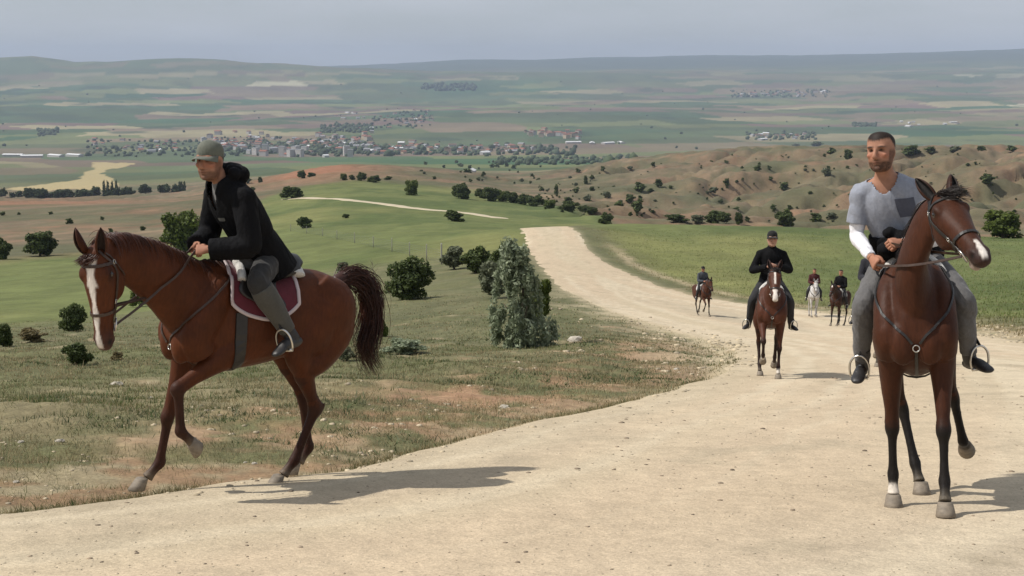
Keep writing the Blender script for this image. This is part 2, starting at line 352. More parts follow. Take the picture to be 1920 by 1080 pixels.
    C = mixc(C, (0.035, 0.048, 0.038), sstep(13000, 15500, D) * 0.92)  # the farthest ridge is set much darker than the plain before it
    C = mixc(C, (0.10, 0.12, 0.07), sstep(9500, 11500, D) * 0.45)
    return np.clip(C, 0.01, 0.8)
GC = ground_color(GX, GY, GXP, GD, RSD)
sink = np.zeros(GX.shape); sink[near] = 0.14 * sstep(0.02, -0.35, RSD[near]) if False else 0.14 * (1 - sstep(-0.40, -0.02, RSD[near]))
nx_, nd_ = GX.shape
def grid_faces(nx, nd):
    i = np.arange(nx - 1)[:, None] * nd + np.arange(nd - 1)[None]
    return np.stack([i, i + nd, i + nd + 1, i + 1], -1).reshape(-1, 4)
GF = grid_faces(nx_, nd_)
V = np.stack([GX, GY, GZ - sink], -1).reshape(-1, 3)
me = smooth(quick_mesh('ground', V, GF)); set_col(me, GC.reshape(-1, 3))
M_GROUND = mat('ground', attr='Col', rough=0.95, spec=0.15, noise=[(0.12, 0.12), (0.9, 0.12), (6.0, 0.16), (28.0, 0.22)], bump=[(0.25, 0.6, 0.8), (5.0, 0.5, 0.05), (30.0, 0.5, 0.02)])
GROUND = tag(obj('ground', me, M_GROUND), kind='structure')
# ground behind the camera, so that the hill goes on
bxs = np.linspace(-60, 60, 41); bys = np.linspace(-60, 0.55, 30)
BX, BY = np.meshgrid(bxs, bys, indexing='ij')
# road: the same ground, strewn with gravel
rm = (RSD < 0.9) & near
fm = rm.reshape(-1)[GF].any(1)
used = np.unique(GF[fm]); remap = np.full(nx_ * nd_, -1); remap[used] = np.arange(len(used))
RZ = (GZ - 0.22 * sstep(-0.05, 0.75, RSD) + 0.012).reshape(-1)
RV = np.stack([GX.reshape(-1), GY.reshape(-1), RZ], -1)[used]
me = smooth(quick_mesh('road', RV, remap[GF[fm]]))
X, Y = RV[:, 0], RV[:, 1]
rc = np.broadcast_to((0.490, 0.405, 0.280), (len(RV), 3)).copy()
# wheel tracks swing along the road
s_ = RSD.reshape(-1)[used]
rc = mixc(rc, (0.500, 0.395, 0.275), 0.8 * sstep(-0.25, 0.45, fbm(s_ / 1.3, Y / 30 + X / 30, 3, 201)))
rc = mixc(rc, (0.420, 0.355, 0.255), 0.8 * sstep(-0.1, 0.5, fbm(s_ / 2.1, (X + Y) / 40, 3, 203)))
rc = mixc(rc, (0.43, 0.375, 0.295), sstep(0.0, 5.0, X - 0.9 * Y + 6.0) * 0.6 * (Y < 14))
rc = mixc(rc, (0.33, 0.27, 0.17), 0.5 * sstep(-0.3, 0.4, s_ + 0.25 * fbm(X * 2, Y * 2, 3, 207)))
rc = mixc(rc, (0.57, 0.485, 0.35), 0.7 * sstep(.05, .5, fbm(s_ / .55 + 4, (X - Y) / 26, 3, 209))); rc = mixc(rc, (.36, .30, .21), .45 * sstep(.28, .55, fbm(X * 1.4, Y * 1.4, 4, 211)))
rc = rc * (1 + .10 * fbm(X * 5, Y * 5, 3, 213))[:, None]
set_col(me, rc)
M_ROAD = mat('gravel_road', attr='Col', rough=0.95, spec=0.15, noise=[(0.7, 0.07), (9.0, 0.09), (45.0, 0.17), (110.0, 0.15)], bump=[(2.2, 0.45, 0.06), (9.0, 0.35, 0.03), (30.0, 0.4, 0.02), (90.0, 0.45, 0.008)])
ROAD = tag(obj('road', me, M_ROAD), kind='structure')
GBVH = BVHTree.FromPolygons([Vector(v) for v in V[::1].tolist()], GF.tolist()) if False else None
# ------------------------------------------------------------------ organic modelling: lofted tubes fused into one skin
def nrm(v):
    v = np.asarray(v, float); return v / max(1e-9, np.linalg.norm(v))
def crom(P, sub):
    """Catmull-Rom through rows of P"""
    P = np.asarray(P, float); n = len(P)
    Q = np.vstack([2 * P[0] - P[1], P, 2 * P[-1] - P[-2]]); out = []
    for i in range(n - 1):
        a, b, c, d = Q[i], Q[i + 1], Q[i + 2], Q[i + 3]
        for k in range(sub):
            t = k / sub
            out.append(0.5 * (2 * b + (c - a) * t + (2 * a - 5 * b + 4 * c - d) * t * t + (3 * b - a - 3 * c + d) * t ** 3))
    out.append(P[-1]); return np.array(out)
def loft(st, side=(0, 1, 0), seg=18, sub=4, e=1.0):
    """st rows: x y z up down width [side xyz]; returns verts, quads+caps, ring centres, ring radii"""
    st = np.array(st, float)
    if st.shape[1] == 6: st = np.hstack([st, np.tile(np.asarray(side, float), (len(st), 1))])
    S = crom(st, sub) if sub > 1 else st
    P = S[:, :3]; n = len(P)
    T = np.gradient(P, axis=0); T /= np.maximum(np.linalg.norm(T, axis=1), 1e-9)[:, None]
    Sd = S[:, 6:9]; Sd = Sd - T * (Sd * T).sum(1)[:, None]; Sd /= np.maximum(np.linalg.norm(Sd, axis=1), 1e-9)[:, None]
    U = np.cross(T, Sd)
    hu = np.maximum(S[:, 3], 1e-3); hd = np.maximum(S[:, 4], 1e-3); w = np.maximum(S[:, 5], 1e-3)
    ph = np.linspace(0, 2 * PI, seg, endpoint=False); c = np.cos(ph); s = np.sin(ph)
    c = np.sign(c) * np.abs(c) ** e; s = np.sign(s) * np.abs(s) ** e
    V = []
    for i in range(n):
        h = np.where(s > 0, hu[i], hd[i]) * s
        V.append(P[i] + Sd[i][None] * (w[i] * c)[:, None] + U[i][None] * h[:, None])
    V = np.vstack(V); F = []
    for i in range(n - 1):
        for k in range(seg):
            k2 = (k + 1) % seg
            F.append((i * seg + k, i * seg + k2, (i + 1) * seg + k2, (i + 1) * seg + k))
    V = np.vstack([V, P[0], P[-1]]); a, b = len(V) - 2, len(V) - 1
    for k in range(seg):
        k2 = (k + 1) % seg
        F.append((a, k2, k)); F.append((b, (n - 1) * seg + k, (n - 1) * seg + k2))
    return V, F, P, (hu + hd + 2 * w) / 4
def ball(c, r, R=None, nu=16, nv=10):
    r = np.broadcast_to(np.asarray(r, float), (3,)); V = [(0, 0, 1.0)]; F = []
    for j in range(1, nv):
        t = PI * j / nv
        for i in range(nu): p = 2 * PI * i / nu; V.append((math.sin(t) * math.cos(p), math.sin(t) * math.sin(p), math.cos(t)))
    V.append((0, 0, -1.0)); V = np.array(V) * r
    if R is not None: V = V @ np.asarray(R, float)          # rows of R: local axes in the parent frame
    V = V + np.asarray(c, float)
    for i in range(nu):
        i2 = (i + 1) % nu
        F.append((0, 1 + i, 1 + i2))
        for j in range(nv - 2): F.append((1 + j * nu + i, 1 + (j + 1) * nu + i, 1 + (j + 1) * nu + i2, 1 + j * nu + i2))
        F.append((len(V) - 1, 1 + (nv - 2) * nu + i2, 1 + (nv - 2) * nu + i))
    return V, F
def join(parts):
    V = []; F = []; o = 0
    for p in parts:
        V.append(np.asarray(p[0], float)); F += [tuple(i + o for i in f) for f in p[1]]; o += len(p[0])
    return np.vstack(V), F
def fuse(parts, voxel, it=6, lam=0.5):
    """overlapping closed shells -> one continuous skin (voxel remesh), then relaxed"""
    V, F = join(parts)
    me = newmesh('tmp', V, F); bm = bmesh.new(); bm.from_mesh(me); bmesh.ops.recalc_face_normals(bm, faces=bm.faces); bm.to_mesh(me); bm.free()
    o = bpy.data.objects.new('tmp', me); COL.objects.link(o)
    md = o.modifiers.new('r', 'REMESH'); md.mode = 'VOXEL'; md.voxel_size = voxel; md.adaptivity = 0.0
    dg = bpy.context.evaluated_depsgraph_get(); ev = o.evaluated_get(dg); m2 = bpy.data.meshes.new_from_object(ev)
    bpy.data.objects.remove(o); bpy.data.meshes.remove(me)
    co = get_co(m2); ed = np.empty(len(m2.edges) * 2, np.int32); m2.edges.foreach_get('vertices', ed); ed = ed.reshape(-1, 2)
    deg = np.zeros(len(co)); np.add.at(deg, ed[:, 0], 1); np.add.at(deg, ed[:, 1], 1)
    def lap(X):
        S = np.zeros_like(X); np.add.at(S, ed[:, 0], X[ed[:, 1]]); np.add.at(S, ed[:, 1], X[ed[:, 0]]); return S / np.maximum(deg, 1)[:, None] - X
    for _ in range(it):
        co = co + lam * lap(co); co = co - (lam + 0.03) * lap(co) if _ % 2 else co
    m2.vertices.foreach_set('co', co.astype(np.float32).ravel()); smooth(m2)
    return m2
def mnorm(me):
    a = np.empty(len(me.vertices) * 3, np.float32); me.vertices.foreach_get('normal', a) if False else me.vertex_normals.foreach_get('vector', a)
    return a.reshape(-1, 3).astype(float)
def put_co(me, co): me.vertices.foreach_set('co', np.asarray(co, np.float32).ravel()); me.update()
def bvh_of(me):
    return BVHTree.FromPolygons([v.co.copy() for v in me.vertices], [tuple(p.vertices) for p in me.polygons])
def snap(bv, p, off=0.006):
    """nearest point on a skin, lifted by off"""
    loc, no, i, d = bv.find_nearest(Vector(p))
    if loc is None: return np.asarray(p, float), np.array([0, 0, 1.0])
    return np.array(loc + no * off), np.array(no)
def cast(bv, a, b, off=0.006):
    """from a (outside) towards b, first surface point, lifted"""
    a = Vector(a); b = Vector(b); d = (b - a).normalized(); loc, no, i, dist = bv.ray_cast(a, d)
    if loc is None: return np.array(b), np.array(-d)
    if no.dot(d) > 0: no = -no
    return np.array(loc + no * off), np.array(no)
def strap(pts, nors, wid, thick=0.004, closed=False):
    """flat leather strap following pts with surface normals nors"""
    P = np.asarray(pts, float); N = np.asarray(nors, float); n = len(P)
    T = (np.roll(P, -1, 0) - np.roll(P, 1, 0)) if closed else np.gradient(P, axis=0)
    T /= np.maximum(np.linalg.norm(T, axis=1), 1e-9)[:, None]
    B = np.cross(T, N); B /= np.maximum(np.linalg.norm(B, axis=1), 1e-9)[:, None]; N = np.cross(B, T)
    V = np.stack([P - B * wid / 2, P - B * wid / 2 * 0.9 + N * thick, P + B * wid / 2 * 0.9 + N * thick, P + B * wid / 2], 1).reshape(-1, 3)
    F = []
    m = n if closed else n - 1
    for i in range(m):
        j = (i + 1) % n
        for k in range(4): k2 = (k + 1) % 4; F.append((i * 4 + k, i * 4 + k2, j * 4 + k2, j * 4 + k))
    if not closed: F += [(3, 2, 1, 0), ((n - 1) * 4, (n - 1) * 4 + 1, (n - 1) * 4 + 2, (n - 1) * 4 + 3)]
    return V, F
def tube(pts, r, seg=8, closed=False, sub=1):
    P = crom(pts, sub) if sub > 1 else np.asarray(pts, float); n = len(P); r = np.broadcast_to(np.asarray(r, float), (n,))
    T = (np.roll(P, -1, 0) - np.roll(P, 1, 0)) if closed else np.gradient(P, axis=0)
    T /= np.maximum(np.linalg.norm(T, axis=1), 1e-9)[:, None]
    u = np.cross(T[0], (0.31, 0.2, 0.93)); u = nrm(u); V = []
    for i in range(n):
        u = nrm(u - T[i] * u.dot(T[i])); b = np.cross(T[i], u)
        for k in range(seg): a = 2 * PI * k / seg; V.append(P[i] + r[i] * (u * math.cos(a) + b * math.sin(a)))
    F = []; m = n if closed else n - 1
    for i in range(m):
        j = (i + 1) % n
        for k in range(seg): k2 = (k + 1) % seg; F.append((i * seg + k, i * seg + k2, j * seg + k2, j * seg + k))
    if not closed: F += [tuple(range(seg))[::-1], tuple((n - 1) * seg + k for k in range(seg))]
    return np.array(V), F
def pmesh(name, part, sm=True):
    me = newmesh(name, part[0], part[1]); bm = bmesh.new(); bm.from_mesh(me); bmesh.ops.recalc_face_normals(bm, faces=bm.faces); bm.to_mesh(me); bm.free()
    return smooth(me, sm)
def strands(paths, w0, seed=0):
    """hair locks: flat tapering three-sided strands along paths (list of (n,3))"""
    V = []; F = []; o = 0
    for P in paths:
        P = np.asarray(P, float); n = len(P); T = np.gradient(P, axis=0); T /= np.maximum(np.linalg.norm(T, axis=1), 1e-9)[:, None]
        u = nrm(np.cross(T[0], RNG.normal(size=3)))
        for i in range(n):
            u = nrm(u - T[i] * u.dot(T[i])); b = np.cross(T[i], u); w = w0 * (1 - (i / (n - 1)) ** 2 * 0.9) * (0.7 if i == 0 else 1)
            V += [P[i] + u * w, P[i] - u * w * 0.5 + b * w * 0.8, P[i] - u * w * 0.5 - b * w * 0.8]
        for i in range(n - 1):
            for k in range(3): k2 = (k + 1) % 3; F.append((o + i * 3 + k, o + i * 3 + k2, o + i * 3 + 3 + k2, o + i * 3 + 3 + k))
        o += n * 3
    return np.array(V), np.array(F)
# ------------------------------------------------------------------ horses (x forward, y left, z up, standing on z = 0)
M_HAIRSKIN = mat('horse_coat', attr='Col', rough=0.55, spec=0.18, sheen=0.03, noise=[(2.4, 0.16), (7.0, 0.16), ((70, 70, 16), 0.20)], bump=[((110, 110, 30), 0.35, 0.004), (7.0, 0.45, 0.018)])
M_LEATHER = mat('black_leather', (0.016, 0.014, 0.013), rough=0.45, noise=[(40, 0.3)], bump=[(150, 0.2, 0.002)])
M_BROWNLEATHER = mat('brown_leather', (0.045, 0.025, 0.016), rough=0.5, noise=[(40, 0.3)])
M_STEEL = mat('steel', (0.62, 0.60, 0.56), rough=0.28, metallic=1.0)
M_EYE = mat('horse_eye', (0.012, 0.008, 0.006), rough=0.08, coat=0.6)
M_HOOF = mat('hoof_horn', (0.20, 0.165, 0.125), rough=0.7, noise=[((20, 20, 60), 0.25), (30, 0.15)], bump=[((10, 10, 90), 0.3, 0.004)])
M_FLEECE = mat('white_fleece', (0.62, 0.60, 0.56), rough=0.95, sheen=0.4, noise=[(30, 0.12)], bump=[(120, 0.9, 0.01)])
M_HAIR = {}
def hair_mat(key, c, c2):
    if key not in M_HAIR:
        M_HAIR[key] = mat(key, c, rough=0.42, spec=0.4, noise=[(14, 0.45), ((3, 3, 2), 0.5)])
    return M_HAIR[key]
def leg_chain(root, y, ang, lens, lat=0.0, lat2=None, fit=False):
    """joints in the leg's own plane: ang measured from straight down, positive forwards; lat = sideways lean"""
    P = [np.array([root[0], y, root[1]], float)]
    if fit:                                       # a standing leg reaches the ground
        k = (root[1] - .076) / sum(L * math.cos(math.radians(a)) for a, L in list(zip(ang, lens))[:3]); lens = [L * min(max(k, .9), 1.16) for L in lens[:3]] + [lens[3]]
    for k, (a, L) in enumerate(zip(ang, lens)):
        la = lat if lat2 is None or k < 1 else lat2
        a = math.radians(a); P.append(P[-1] + L * np.array([math.sin(a), math.sin(la), -math.cos(a)]))
    return P
def lerp(a, b, t): return np.asarray(a, float) * (1 - t) + np.asarray(b, float) * t
FORE_L = [0.46, 0.29, 0.125, 0.055]; HIND_L = [0.46, 0.375, 0.13, 0.055]
def make_horse(C):
    """C: pose and look. Returns root empty plus helper data for tack and rider."""
    vox = C.get('voxel', 0.013); near_ = vox < 0.02
    root = empty('horse'); parts = []; lines = []       # lines: (name, centre points, radii)
    def add(nm, st, side=(0, 1, 0), seg=18, sub=4, e=1.0):
        r = loft(st, side, seg, sub, e); parts.append(r[:2]); lines.append((nm, r[2], r[3]))
    # trunk: x, top, bottom, mid, half width
    B = [(-0.765, 1.30, 1.10, 1.21, .07), (-0.725, 1.41, 1.00, 1.23, .15), (-0.63, 1.495, 0.95, 1.24, .218), (-0.46, 1.545, 0.935, 1.23, .258), (-0.28, 1.54, 0.92, 1.21, .264), (-0.09, 1.505, .875, 1.18, .270),
         (0.10, 1.487, .83, 1.15, .278), (0.27, 1.510, .802, 1.13, .264), (0.40, 1.570, .80, 1.13, .238), (0.52, 1.59, .82, 1.13, .218), (0.63, 1.50, .87, 1.13, .200), (0.725, 1.36, .95, 1.13, .160), (0.775, 1.23, 1.02, 1.13, .09)]
    rear = C.get('rear', .88); hx = lambda x: x * rear if x < 0 else x; hsx = (.88 - rear) * .62
    add('trunk', [(hx(x), 0, m, t - m, m - b - C.get('tuck', 0.0), w * .95 * C.get('slim', 1)) for (x, t, b, m, w) in B], seg=26, e=0.92)
    # withers ridge and breast muscles
    add('trunk', [(0.26, 0, 1.48, .05, .12, .05), (0.42, 0, 1.53, .06, .14, .055), (0.56, 0, 1.535, .055, .16, .06), (0.72, 0, 1.47, .05, .16, .06)])
    for s in (-1, 1): parts.append(ball((0.715, 0.078 * s, 1.05), (0.070, 0.088, 0.15)))
    # haunches and shoulder blades
    for s in (-1, 1):
        add('trunk', [(-0.36 + hsx, .11 * s, 1.46, .10, .10, .10), (-0.45 + hsx, .145 * s, 1.33, .19, .20, .125), (-0.47 + hsx, .15 * s, 1.18, .20, .20, .12), (-0.45 + hsx, .145 * s, 1.02, .16, .16, .11)])
        add('trunk', [(0.44, .11 * s, 1.48, .07, .07, .06), (0.55, .155 * s, 1.30, .12, .13, .085), (0.66, .16 * s, 1.10, .11, .13, .09), (0.60, .155 * s, .97, .10, .11, .085)])
    legs = {}
    for nm in ('lf', 'rf', 'lh', 'rh'):
        s = 1 if nm[0] == 'l' else -1; fore = nm[1] == 'f'
        L = C['legs'][nm]
        if fore:
            rx = 0.545 + L.get('dx', 0); P = leg_chain((rx, 0.965 + L.get('dz', 0)), 0.150 * s, L['a'], FORE_L, s * L.get('lat', -0.03), fit=L.get('flat', True))
            e0, kn, fe, co, to = P
            d1 = nrm(kn - e0); add(nm + 'u', [(*(e0 - d1 * .10), .13, .14, .085), (*e0, .115, .125, .083), (*lerp(e0, kn, .25), .090, .095, .073), (*lerp(e0, kn, .55), .063, .068, .055), (*lerp(e0, kn, .82), .049, .049, .043), (*lerp(e0, kn, .93), .050, .046, .046), (*lerp(kn, fe, .02), .050, .047, .047), (*lerp(kn, fe, .12), .040, .042, .040)])
            st = [(*lerp(kn, e0, .10), .048, .046, .045), (*kn, .052, .048, .048), (*lerp(kn, fe, .10), .044, .046, .043), (*lerp(kn, fe, .24), .030, .040, .030), (*lerp(kn, fe, .6), .028, .036, .027), (*lerp(kn, fe, .86), .032, .038, .031), (*fe, .038, .048, .038), (*lerp(fe, co, .4), .031, .036, .031), (*lerp(fe, co, .8), .036, .036, .036), (*co, .048, .046, .046)]
        else:
            rx = -0.43 + hsx + L.get('dx', 0)
            sf = np.array([rx + 0.19 + L.get('sdx', 0), 0.175 * s, 0.985 + L.get('sdz', 0)])
            P = leg_chain((sf[0], sf[2]), sf[1], L['a'], HIND_L, s * L.get('lat', -0.03), fit=L.get('flat', True))
            e0, kn, fe, co, to = P
            hip = np.array([-0.43 + hsx, 0.158 * s, 1.26])
            add(nm + 'u', [(*hip, .20, .22, .12), (*lerp(hip, sf, .45), .17, .22, .115), (*lerp(hip, sf, .85), .12, .19, .10), (*lerp(e0, kn, .12), .09, .15, .088), (*lerp(e0, kn, .32), .074, .10, .070), (*lerp(e0, kn, .58), .058, .064, .050), (*lerp(e0, kn, .80), .044, .050, .037), (*lerp(e0, kn, .93), .048, .058, .040), (*lerp(kn, fe, .05), .046, .060, .041)])
            add(nm + 'u', [(-.57 + hsx, .12 * s, 1.34, .08, .08, .08), (*lerp((-.60 + hsx, .14 * s, 1.14), lerp(e0, kn, .2), .12), .115, .115, .105), (*lerp((-.55 + hsx, .15 * s, 1.0), lerp(e0, kn, .3), .45), .11, .11, .10), (*lerp(e0, kn, .38), .07, .08, .065), (*lerp(e0, kn, .6), .05, .055, .045)])
            st = [(*lerp(kn, e0, .12), .046, .056, .039), (*kn, .047, .064, .042), (*lerp(kn, fe, .10), .044, .054, .040), (*lerp(kn, fe, .24), .034, .042, .032), (*lerp(kn, fe, .6), .031, .037, .029), (*lerp(kn, fe, .87), .034, .040, .033), (*fe, .040, .050, .040), (*lerp(fe, co, .4), .032, .038, .032), (*lerp(fe, co, .8), .036, .037, .036), (*co, .047, .046, .045)]
            # point of hock
            dd = nrm(fe - kn); bk = np.array([-dd[2], 0, dd[0]]); bk = bk if bk[0] < 0 else -bk
            add(nm + 'l', [(*(kn + bk * .055 - dd * .055), .018, .018, .018), (*(kn + bk * .045), .026, .026, .026), (*(kn + bk * .02 + dd * .08), .022, .022, .024)], seg=10)
        add(nm + 'l', st); legs[nm] = P
    # neck
    N = C['neck']                                     # rows: x y z half-depth-up half-depth-down half-width
    hd_dir = nrm(C['head_dir']); hf = np.asarray(C['head_face'], float); hf = nrm(hf - hd_dir * hf.dot(hd_dir)); hs = np.cross(hf, hd_dir)
    poll = np.asarray(C['poll'], float)
    # side axis of the neck turns gradually from the body's to the head's
    ns = []
    for i, r in enumerate(N):
        t = i / (len(N) - 1); ns.append((*r, *nrm(lerp((0, 1, 0), hs, t ** 1.3))))
    add('neck', ns, seg=22)
    hk_ = C.get('head_scale', 1.0)
    def hp(u, f=0.0, s=0.0): return poll + (hd_dir * u + hf * f + hs * s) * hk_
    Hd = [(-.045, .030, .05, .045), (-.01, .070, .10, .070), (.07, .082, .145, .094), (.135, .084, .168, .103), (.20, .078, .172, .094), (.27, .070, .150, .079), (.34, .063, .113, .067), (.41, .058, .086, .058), (.47, .055, .074, .055), (.52, .053, .068, .056), (.565, .044, .055, .050), (.592, .025, .035, .036), (.60, .008, .012, .014)]
    # loft along hd_dir with side hs gives U = T x S ; make sure up means the face side
    sgn = 1 if np.dot(np.cross(hd_dir, hs), hf) > 0 else -1
    add('head', [(*hp(u), (a if sgn > 0 else b) * hk_, (b if sgn > 0 else a) * hk_, w * hk_, *hs) for (u, a, b, w) in Hd], seg=24)
    R = np.array([hd_dir, hs, hf])
    for s in (-1, 1):
        parts.append(ball(hp(.19, -.085, .052 * s), (.115, .045, .085), R))         # jowl
        parts.append(ball(hp(.125, .045, .078 * s), (.05, .030, .026), R))          # brow
        parts.append(ball(hp(.29, -.005, .062 * s), (.10, .016, .012), R))          # facial crest
        parts.append(ball(hp(.525, .012, .040 * s), (.050, .024, .034), R))         # nostril wing
    drop = C.get('lip', 0.0)
    parts.append(ball(hp(.535 - drop, -.062 - drop * .6, 0), (.045, .036, .026), R))   # chin
    parts.append(ball(hp(.555, -.018, 0), (.045, .044, .036), R))                   # upper lip
    me = fuse(parts, vox, 5 if near_ else 3)
    co = get_co(me)
    # which part is each vertex of, and how far along
    best = np.full(len(co), 9e9); lab = np.zeros(len(co), int); par = np.zeros(len(co)); names = []
    for k, (nm, P, r) in enumerate(lines):
        names.append(nm)
        for i in range(0, len(P), 1):
            d = np.linalg.norm(co - P[i], axis=1) / max(r[i], .02); m = d < best
            best[m] = d[m]; lab[m] = k; par[m] = i / (len(P) - 1)
    names = np.array(names)[lab]
    q = (co - poll) / hk_; hu = q @ hd_dir; hsd = q @ hs; hfn = q @ hf; is_head = (names == 'head')
    # nostrils and mouth pressed in
    nor = mnorm(me)
    for s in (-1, 1):
        g = np.exp(-(((hu - .540) / .022) ** 2 + ((hsd - .047 * s) / .020) ** 2 + ((hfn - .014) / .022) ** 2)) * is_head
        co = co - nor * (0.018 * g)[:, None]
    mouth = np.exp(-((hfn + .040 + (.55 - hu) * .18) / .007) ** 2) * sstep(.42, .46, hu) * is_head * (np.abs(hsd) > .018)
    co = co - nor * (0.007 * mouth)[:, None]
    # muscle and vein relief
    if near_:
        rel = fbm(co[:, 0] * 6 + 3 * co[:, 1], co[:, 2] * 5, 3, 301) * 0.006
        co = co + nor * (rel * np.isin(names, ['trunk', 'neck', 'lhu', 'rhu', 'lfu', 'rfu']))[:, None]
    put_co(me, co)
    # coat colours
    coat = np.array(C['coat']); dark = np.array(C['points']); Cc = np.tile(coat, (len(co), 1))
    nz1 = fbm(co[:, 0] * 4, co[:, 2] * 4 + co[:, 1] * 3, 3, 311)
    Cc = Cc * (1 + 0.13 * nz1)[:, None]
    Cc = mixc(Cc, np.array(C.get('under', coat * 0.8)), sstep(1.0, .80, co[:, 2]) * np.isin(names, ['trunk']) * .6) if False else Cc
    for nm in ('lf', 'rf', 'lh', 'rh'):
        k0 = C.get('dark_from', .45)
        w = np.where(names == nm + 'l', C.get('dark_leg', 1.0) * sstep(-.05, .15, par), 0) + np.where(names == nm + 'u', C.get('dark_leg', 1.0) * sstep(k0, .95, par), 0)
        Cc = mixc(Cc, dark, np.clip(w, 0, 1))
        sock = C.get('socks', {}).get(nm)
        if sock: Cc = mixc(Cc, (0.55, 0.50, 0.44), np.where(names == nm + 'l', sstep(sock - .05, sock + .03, par + 0.06 * nz1), 0))
        dust = C.get('dust', 0.35)
        Cc = mixc(Cc, (0.36, 0.30, 0.22), np.where(names == nm + 'l', dust * sstep(.72, 1.0, par), 0))
    muz = sstep(.44, .56, hu) * is_head
    Cc = mixc(Cc, C.get('muzzle', (0.05, 0.035, 0.03)), muz * .75)
    for s in (-1, 1):
        g = np.exp(-(((hu - .540) / .019) ** 2 + ((hsd - .047 * s) / .018) ** 2 + ((hfn - .014) / .020) ** 2)) * is_head
        Cc = mixc(Cc, (0.012, 0.008, 0.008), np.clip(g * 1.8, 0, 1))
        ge = np.exp(-(((hu - .125) / .045) ** 2 + ((hsd - .095 * s) / .04) ** 2 + ((hfn - .030) / .030) ** 2)) * is_head
        Cc = mixc(Cc, dark * .6, np.clip(ge * .8, 0, 1))
    Cc = mixc(Cc, (0.02, 0.012, 0.010), np.clip(mouth, 0, .8))
    wv = np.zeros(len(co))
    for (u0, u1, c0, hw) in C.get('white', []):       # blaze patches on the face: from, to, sideways centre, half width
        ww = hw * (1 + .25 * np.sin(hu * 37))
        wv = np.maximum(wv, sstep(u0 - .012, u0 + .012, hu) * sstep(u1 + .012, u1 - .012, hu) if False else (sstep(u0 - .012, u0 + .012, hu) * (1 - sstep(u1 - .012, u1 + .012, hu)) * (1 - sstep(ww * .75, ww * 1.15, np.abs(hsd - c0))) * (hfn > -.01) * is_head))
    Cc = mixc(Cc, (0.66, 0.60, 0.54), np.clip(wv, 0, 1))
    if C.get('lip_white'): 
        g = np.exp(-(((hu - .535 + drop) / .05) ** 2 + ((hfn + .068 + drop * .6) / .028) ** 2)) * is_head
        Cc = mixc(Cc, (0.34, 0.27, 0.23), np.clip(g * 1.3, 0, .9))
    set_col(me, np.clip(Cc, .003, .9))
    # ears: folded leaves
    ears = []
    for s in (-1, 1):
        e = C.get('ear', (-.93, .30, .22)); ax = nrm(hd_dir * e[0] + hf * e[1] + hs * e[2] * s); op = nrm(hf * .75 + hs * .55 * s + hd_dir * .25); op = nrm(op - ax * op.dot(ax)); lt = np.cross(ax, op)
        b0 = hp(.005, .045, .056 * s); Vv = []; n = 9; m = 12
        for i in range(n):
            t = i / (n - 1); rr = .037 * (math.sin(PI * (0.22 + .78 * t)) ** .75 if t < 1 else 0.03) * (1.0 if t > .12 else .85) + .002
            c = b0 + ax * (.175 * t) + op * (.012 * math.sin(PI * t)) - op * 0.008
            for lay in (1.0, .72):
                for k in range(m):
                    a = (k / (m - 1) - .5) * math.radians(265); rad = rr * lay
                    Vv.append(c - op * rad * math.cos(a) * .85 + lt * rad * math.sin(a))
        F = []
        for i in range(n - 1):
            A = i * 2 * m; Bq = (i + 1) * 2 * m
            for k in range(m - 1):
                F.append((A + k, A + k + 1, Bq + k + 1, Bq + k)); F.append((A + m + k + 1, A + m + k, Bq + m + k, Bq + m + k + 1))
            F.append((A, Bq, Bq + m, A + m)); F.append((A + m - 1, A + 2 * m - 1, Bq + 2 * m - 1, Bq + m - 1))
        F.append(tuple((n - 1) * 2 * m + k for k in range(m)) + tuple((n - 1) * 2 * m + m + k for k in range(m))[::-1])
        ears.append((np.array(Vv), F))
    bv = bvh_of(me)
    body = obj('body', me, M_HAIRSKIN, root)
    for s, E in zip((-1, 1), ears):
        em = pmesh('ear', E); eo = obj('ear', em, M_HAIRSKIN, root)
        idx = np.arange(len(em.vertices)); inner = (idx % 24) >= 12
        set_col(em, np.where(inner[:, None], dark * .8 + .01, coat * (.8 - .35 * (idx / len(idx)))[:, None]))
    D = dict(root=root, bv=bv, hp=hp, hd=hd_dir, hf=hf, hs=hs, legs=legs, body=me, poll=poll, near=near_, N=N)
    for s in (-1, 1):
        p, n_ = cast(bv, hp(.128, .028, .25 * s), hp(.128, .010, 0), -.013)
        obj('eye', pmesh('eye', ball(p, (.021, .021, .021), nu=14, nv=9)), M_EYE, root)
    # hooves
    hm_ = M_HOOF
    for nm, P in legs.items():
        fe, cr, to = P[2], P[3], P[4]; a = nrm(to - cr)
        flex = C['legs'][nm].get('flat', True)
        s_ = np.array([0, 1.0, 0]); f = nrm(np.cross(a, s_)) if not flex else np.array([1.0, 0, 0])
        if not flex:
            base_n = nrm(cr - to); fw = np.cross(s_, base_n); fw = nrm(fw)
        else:
            base_n = np.array([0, 0, 1.0]); fw = np.array([1.0, 0, 0])
        hh = .076; Vh = []; F = []; m = 18
        bc = (to if not flex else np.array([to[0], to[1], cr[2] - hh]))
        for lv, (t, sx, sy, sh) in enumerate([(1.06, .040, .041, -.004), (.95, .046, .046, -.002), (.5, .054, .053, .014), (.03, .063, .060, .030), (0, .060, .057, .030), (0.0, .03, .03, .02)]):
            for k in range(m):
                an = 2 * PI * k / m; cx = math.cos(an); back = 0.86 if cx < 0 else 1.0
                Vh.append(bc + base_n * hh * t + fw * (sx * cx * back + sh) + s_ * sy * math.sin(an))
        for i in range(5):
            for k in range(m): k2 = (k + 1) % m; F.append((i * m + k, i * m + k2, (i + 1) * m + k2, (i + 1) * m + k))
        F.append(tuple(range(m))); F.append(tuple(5 * m + k for k in range(m)))
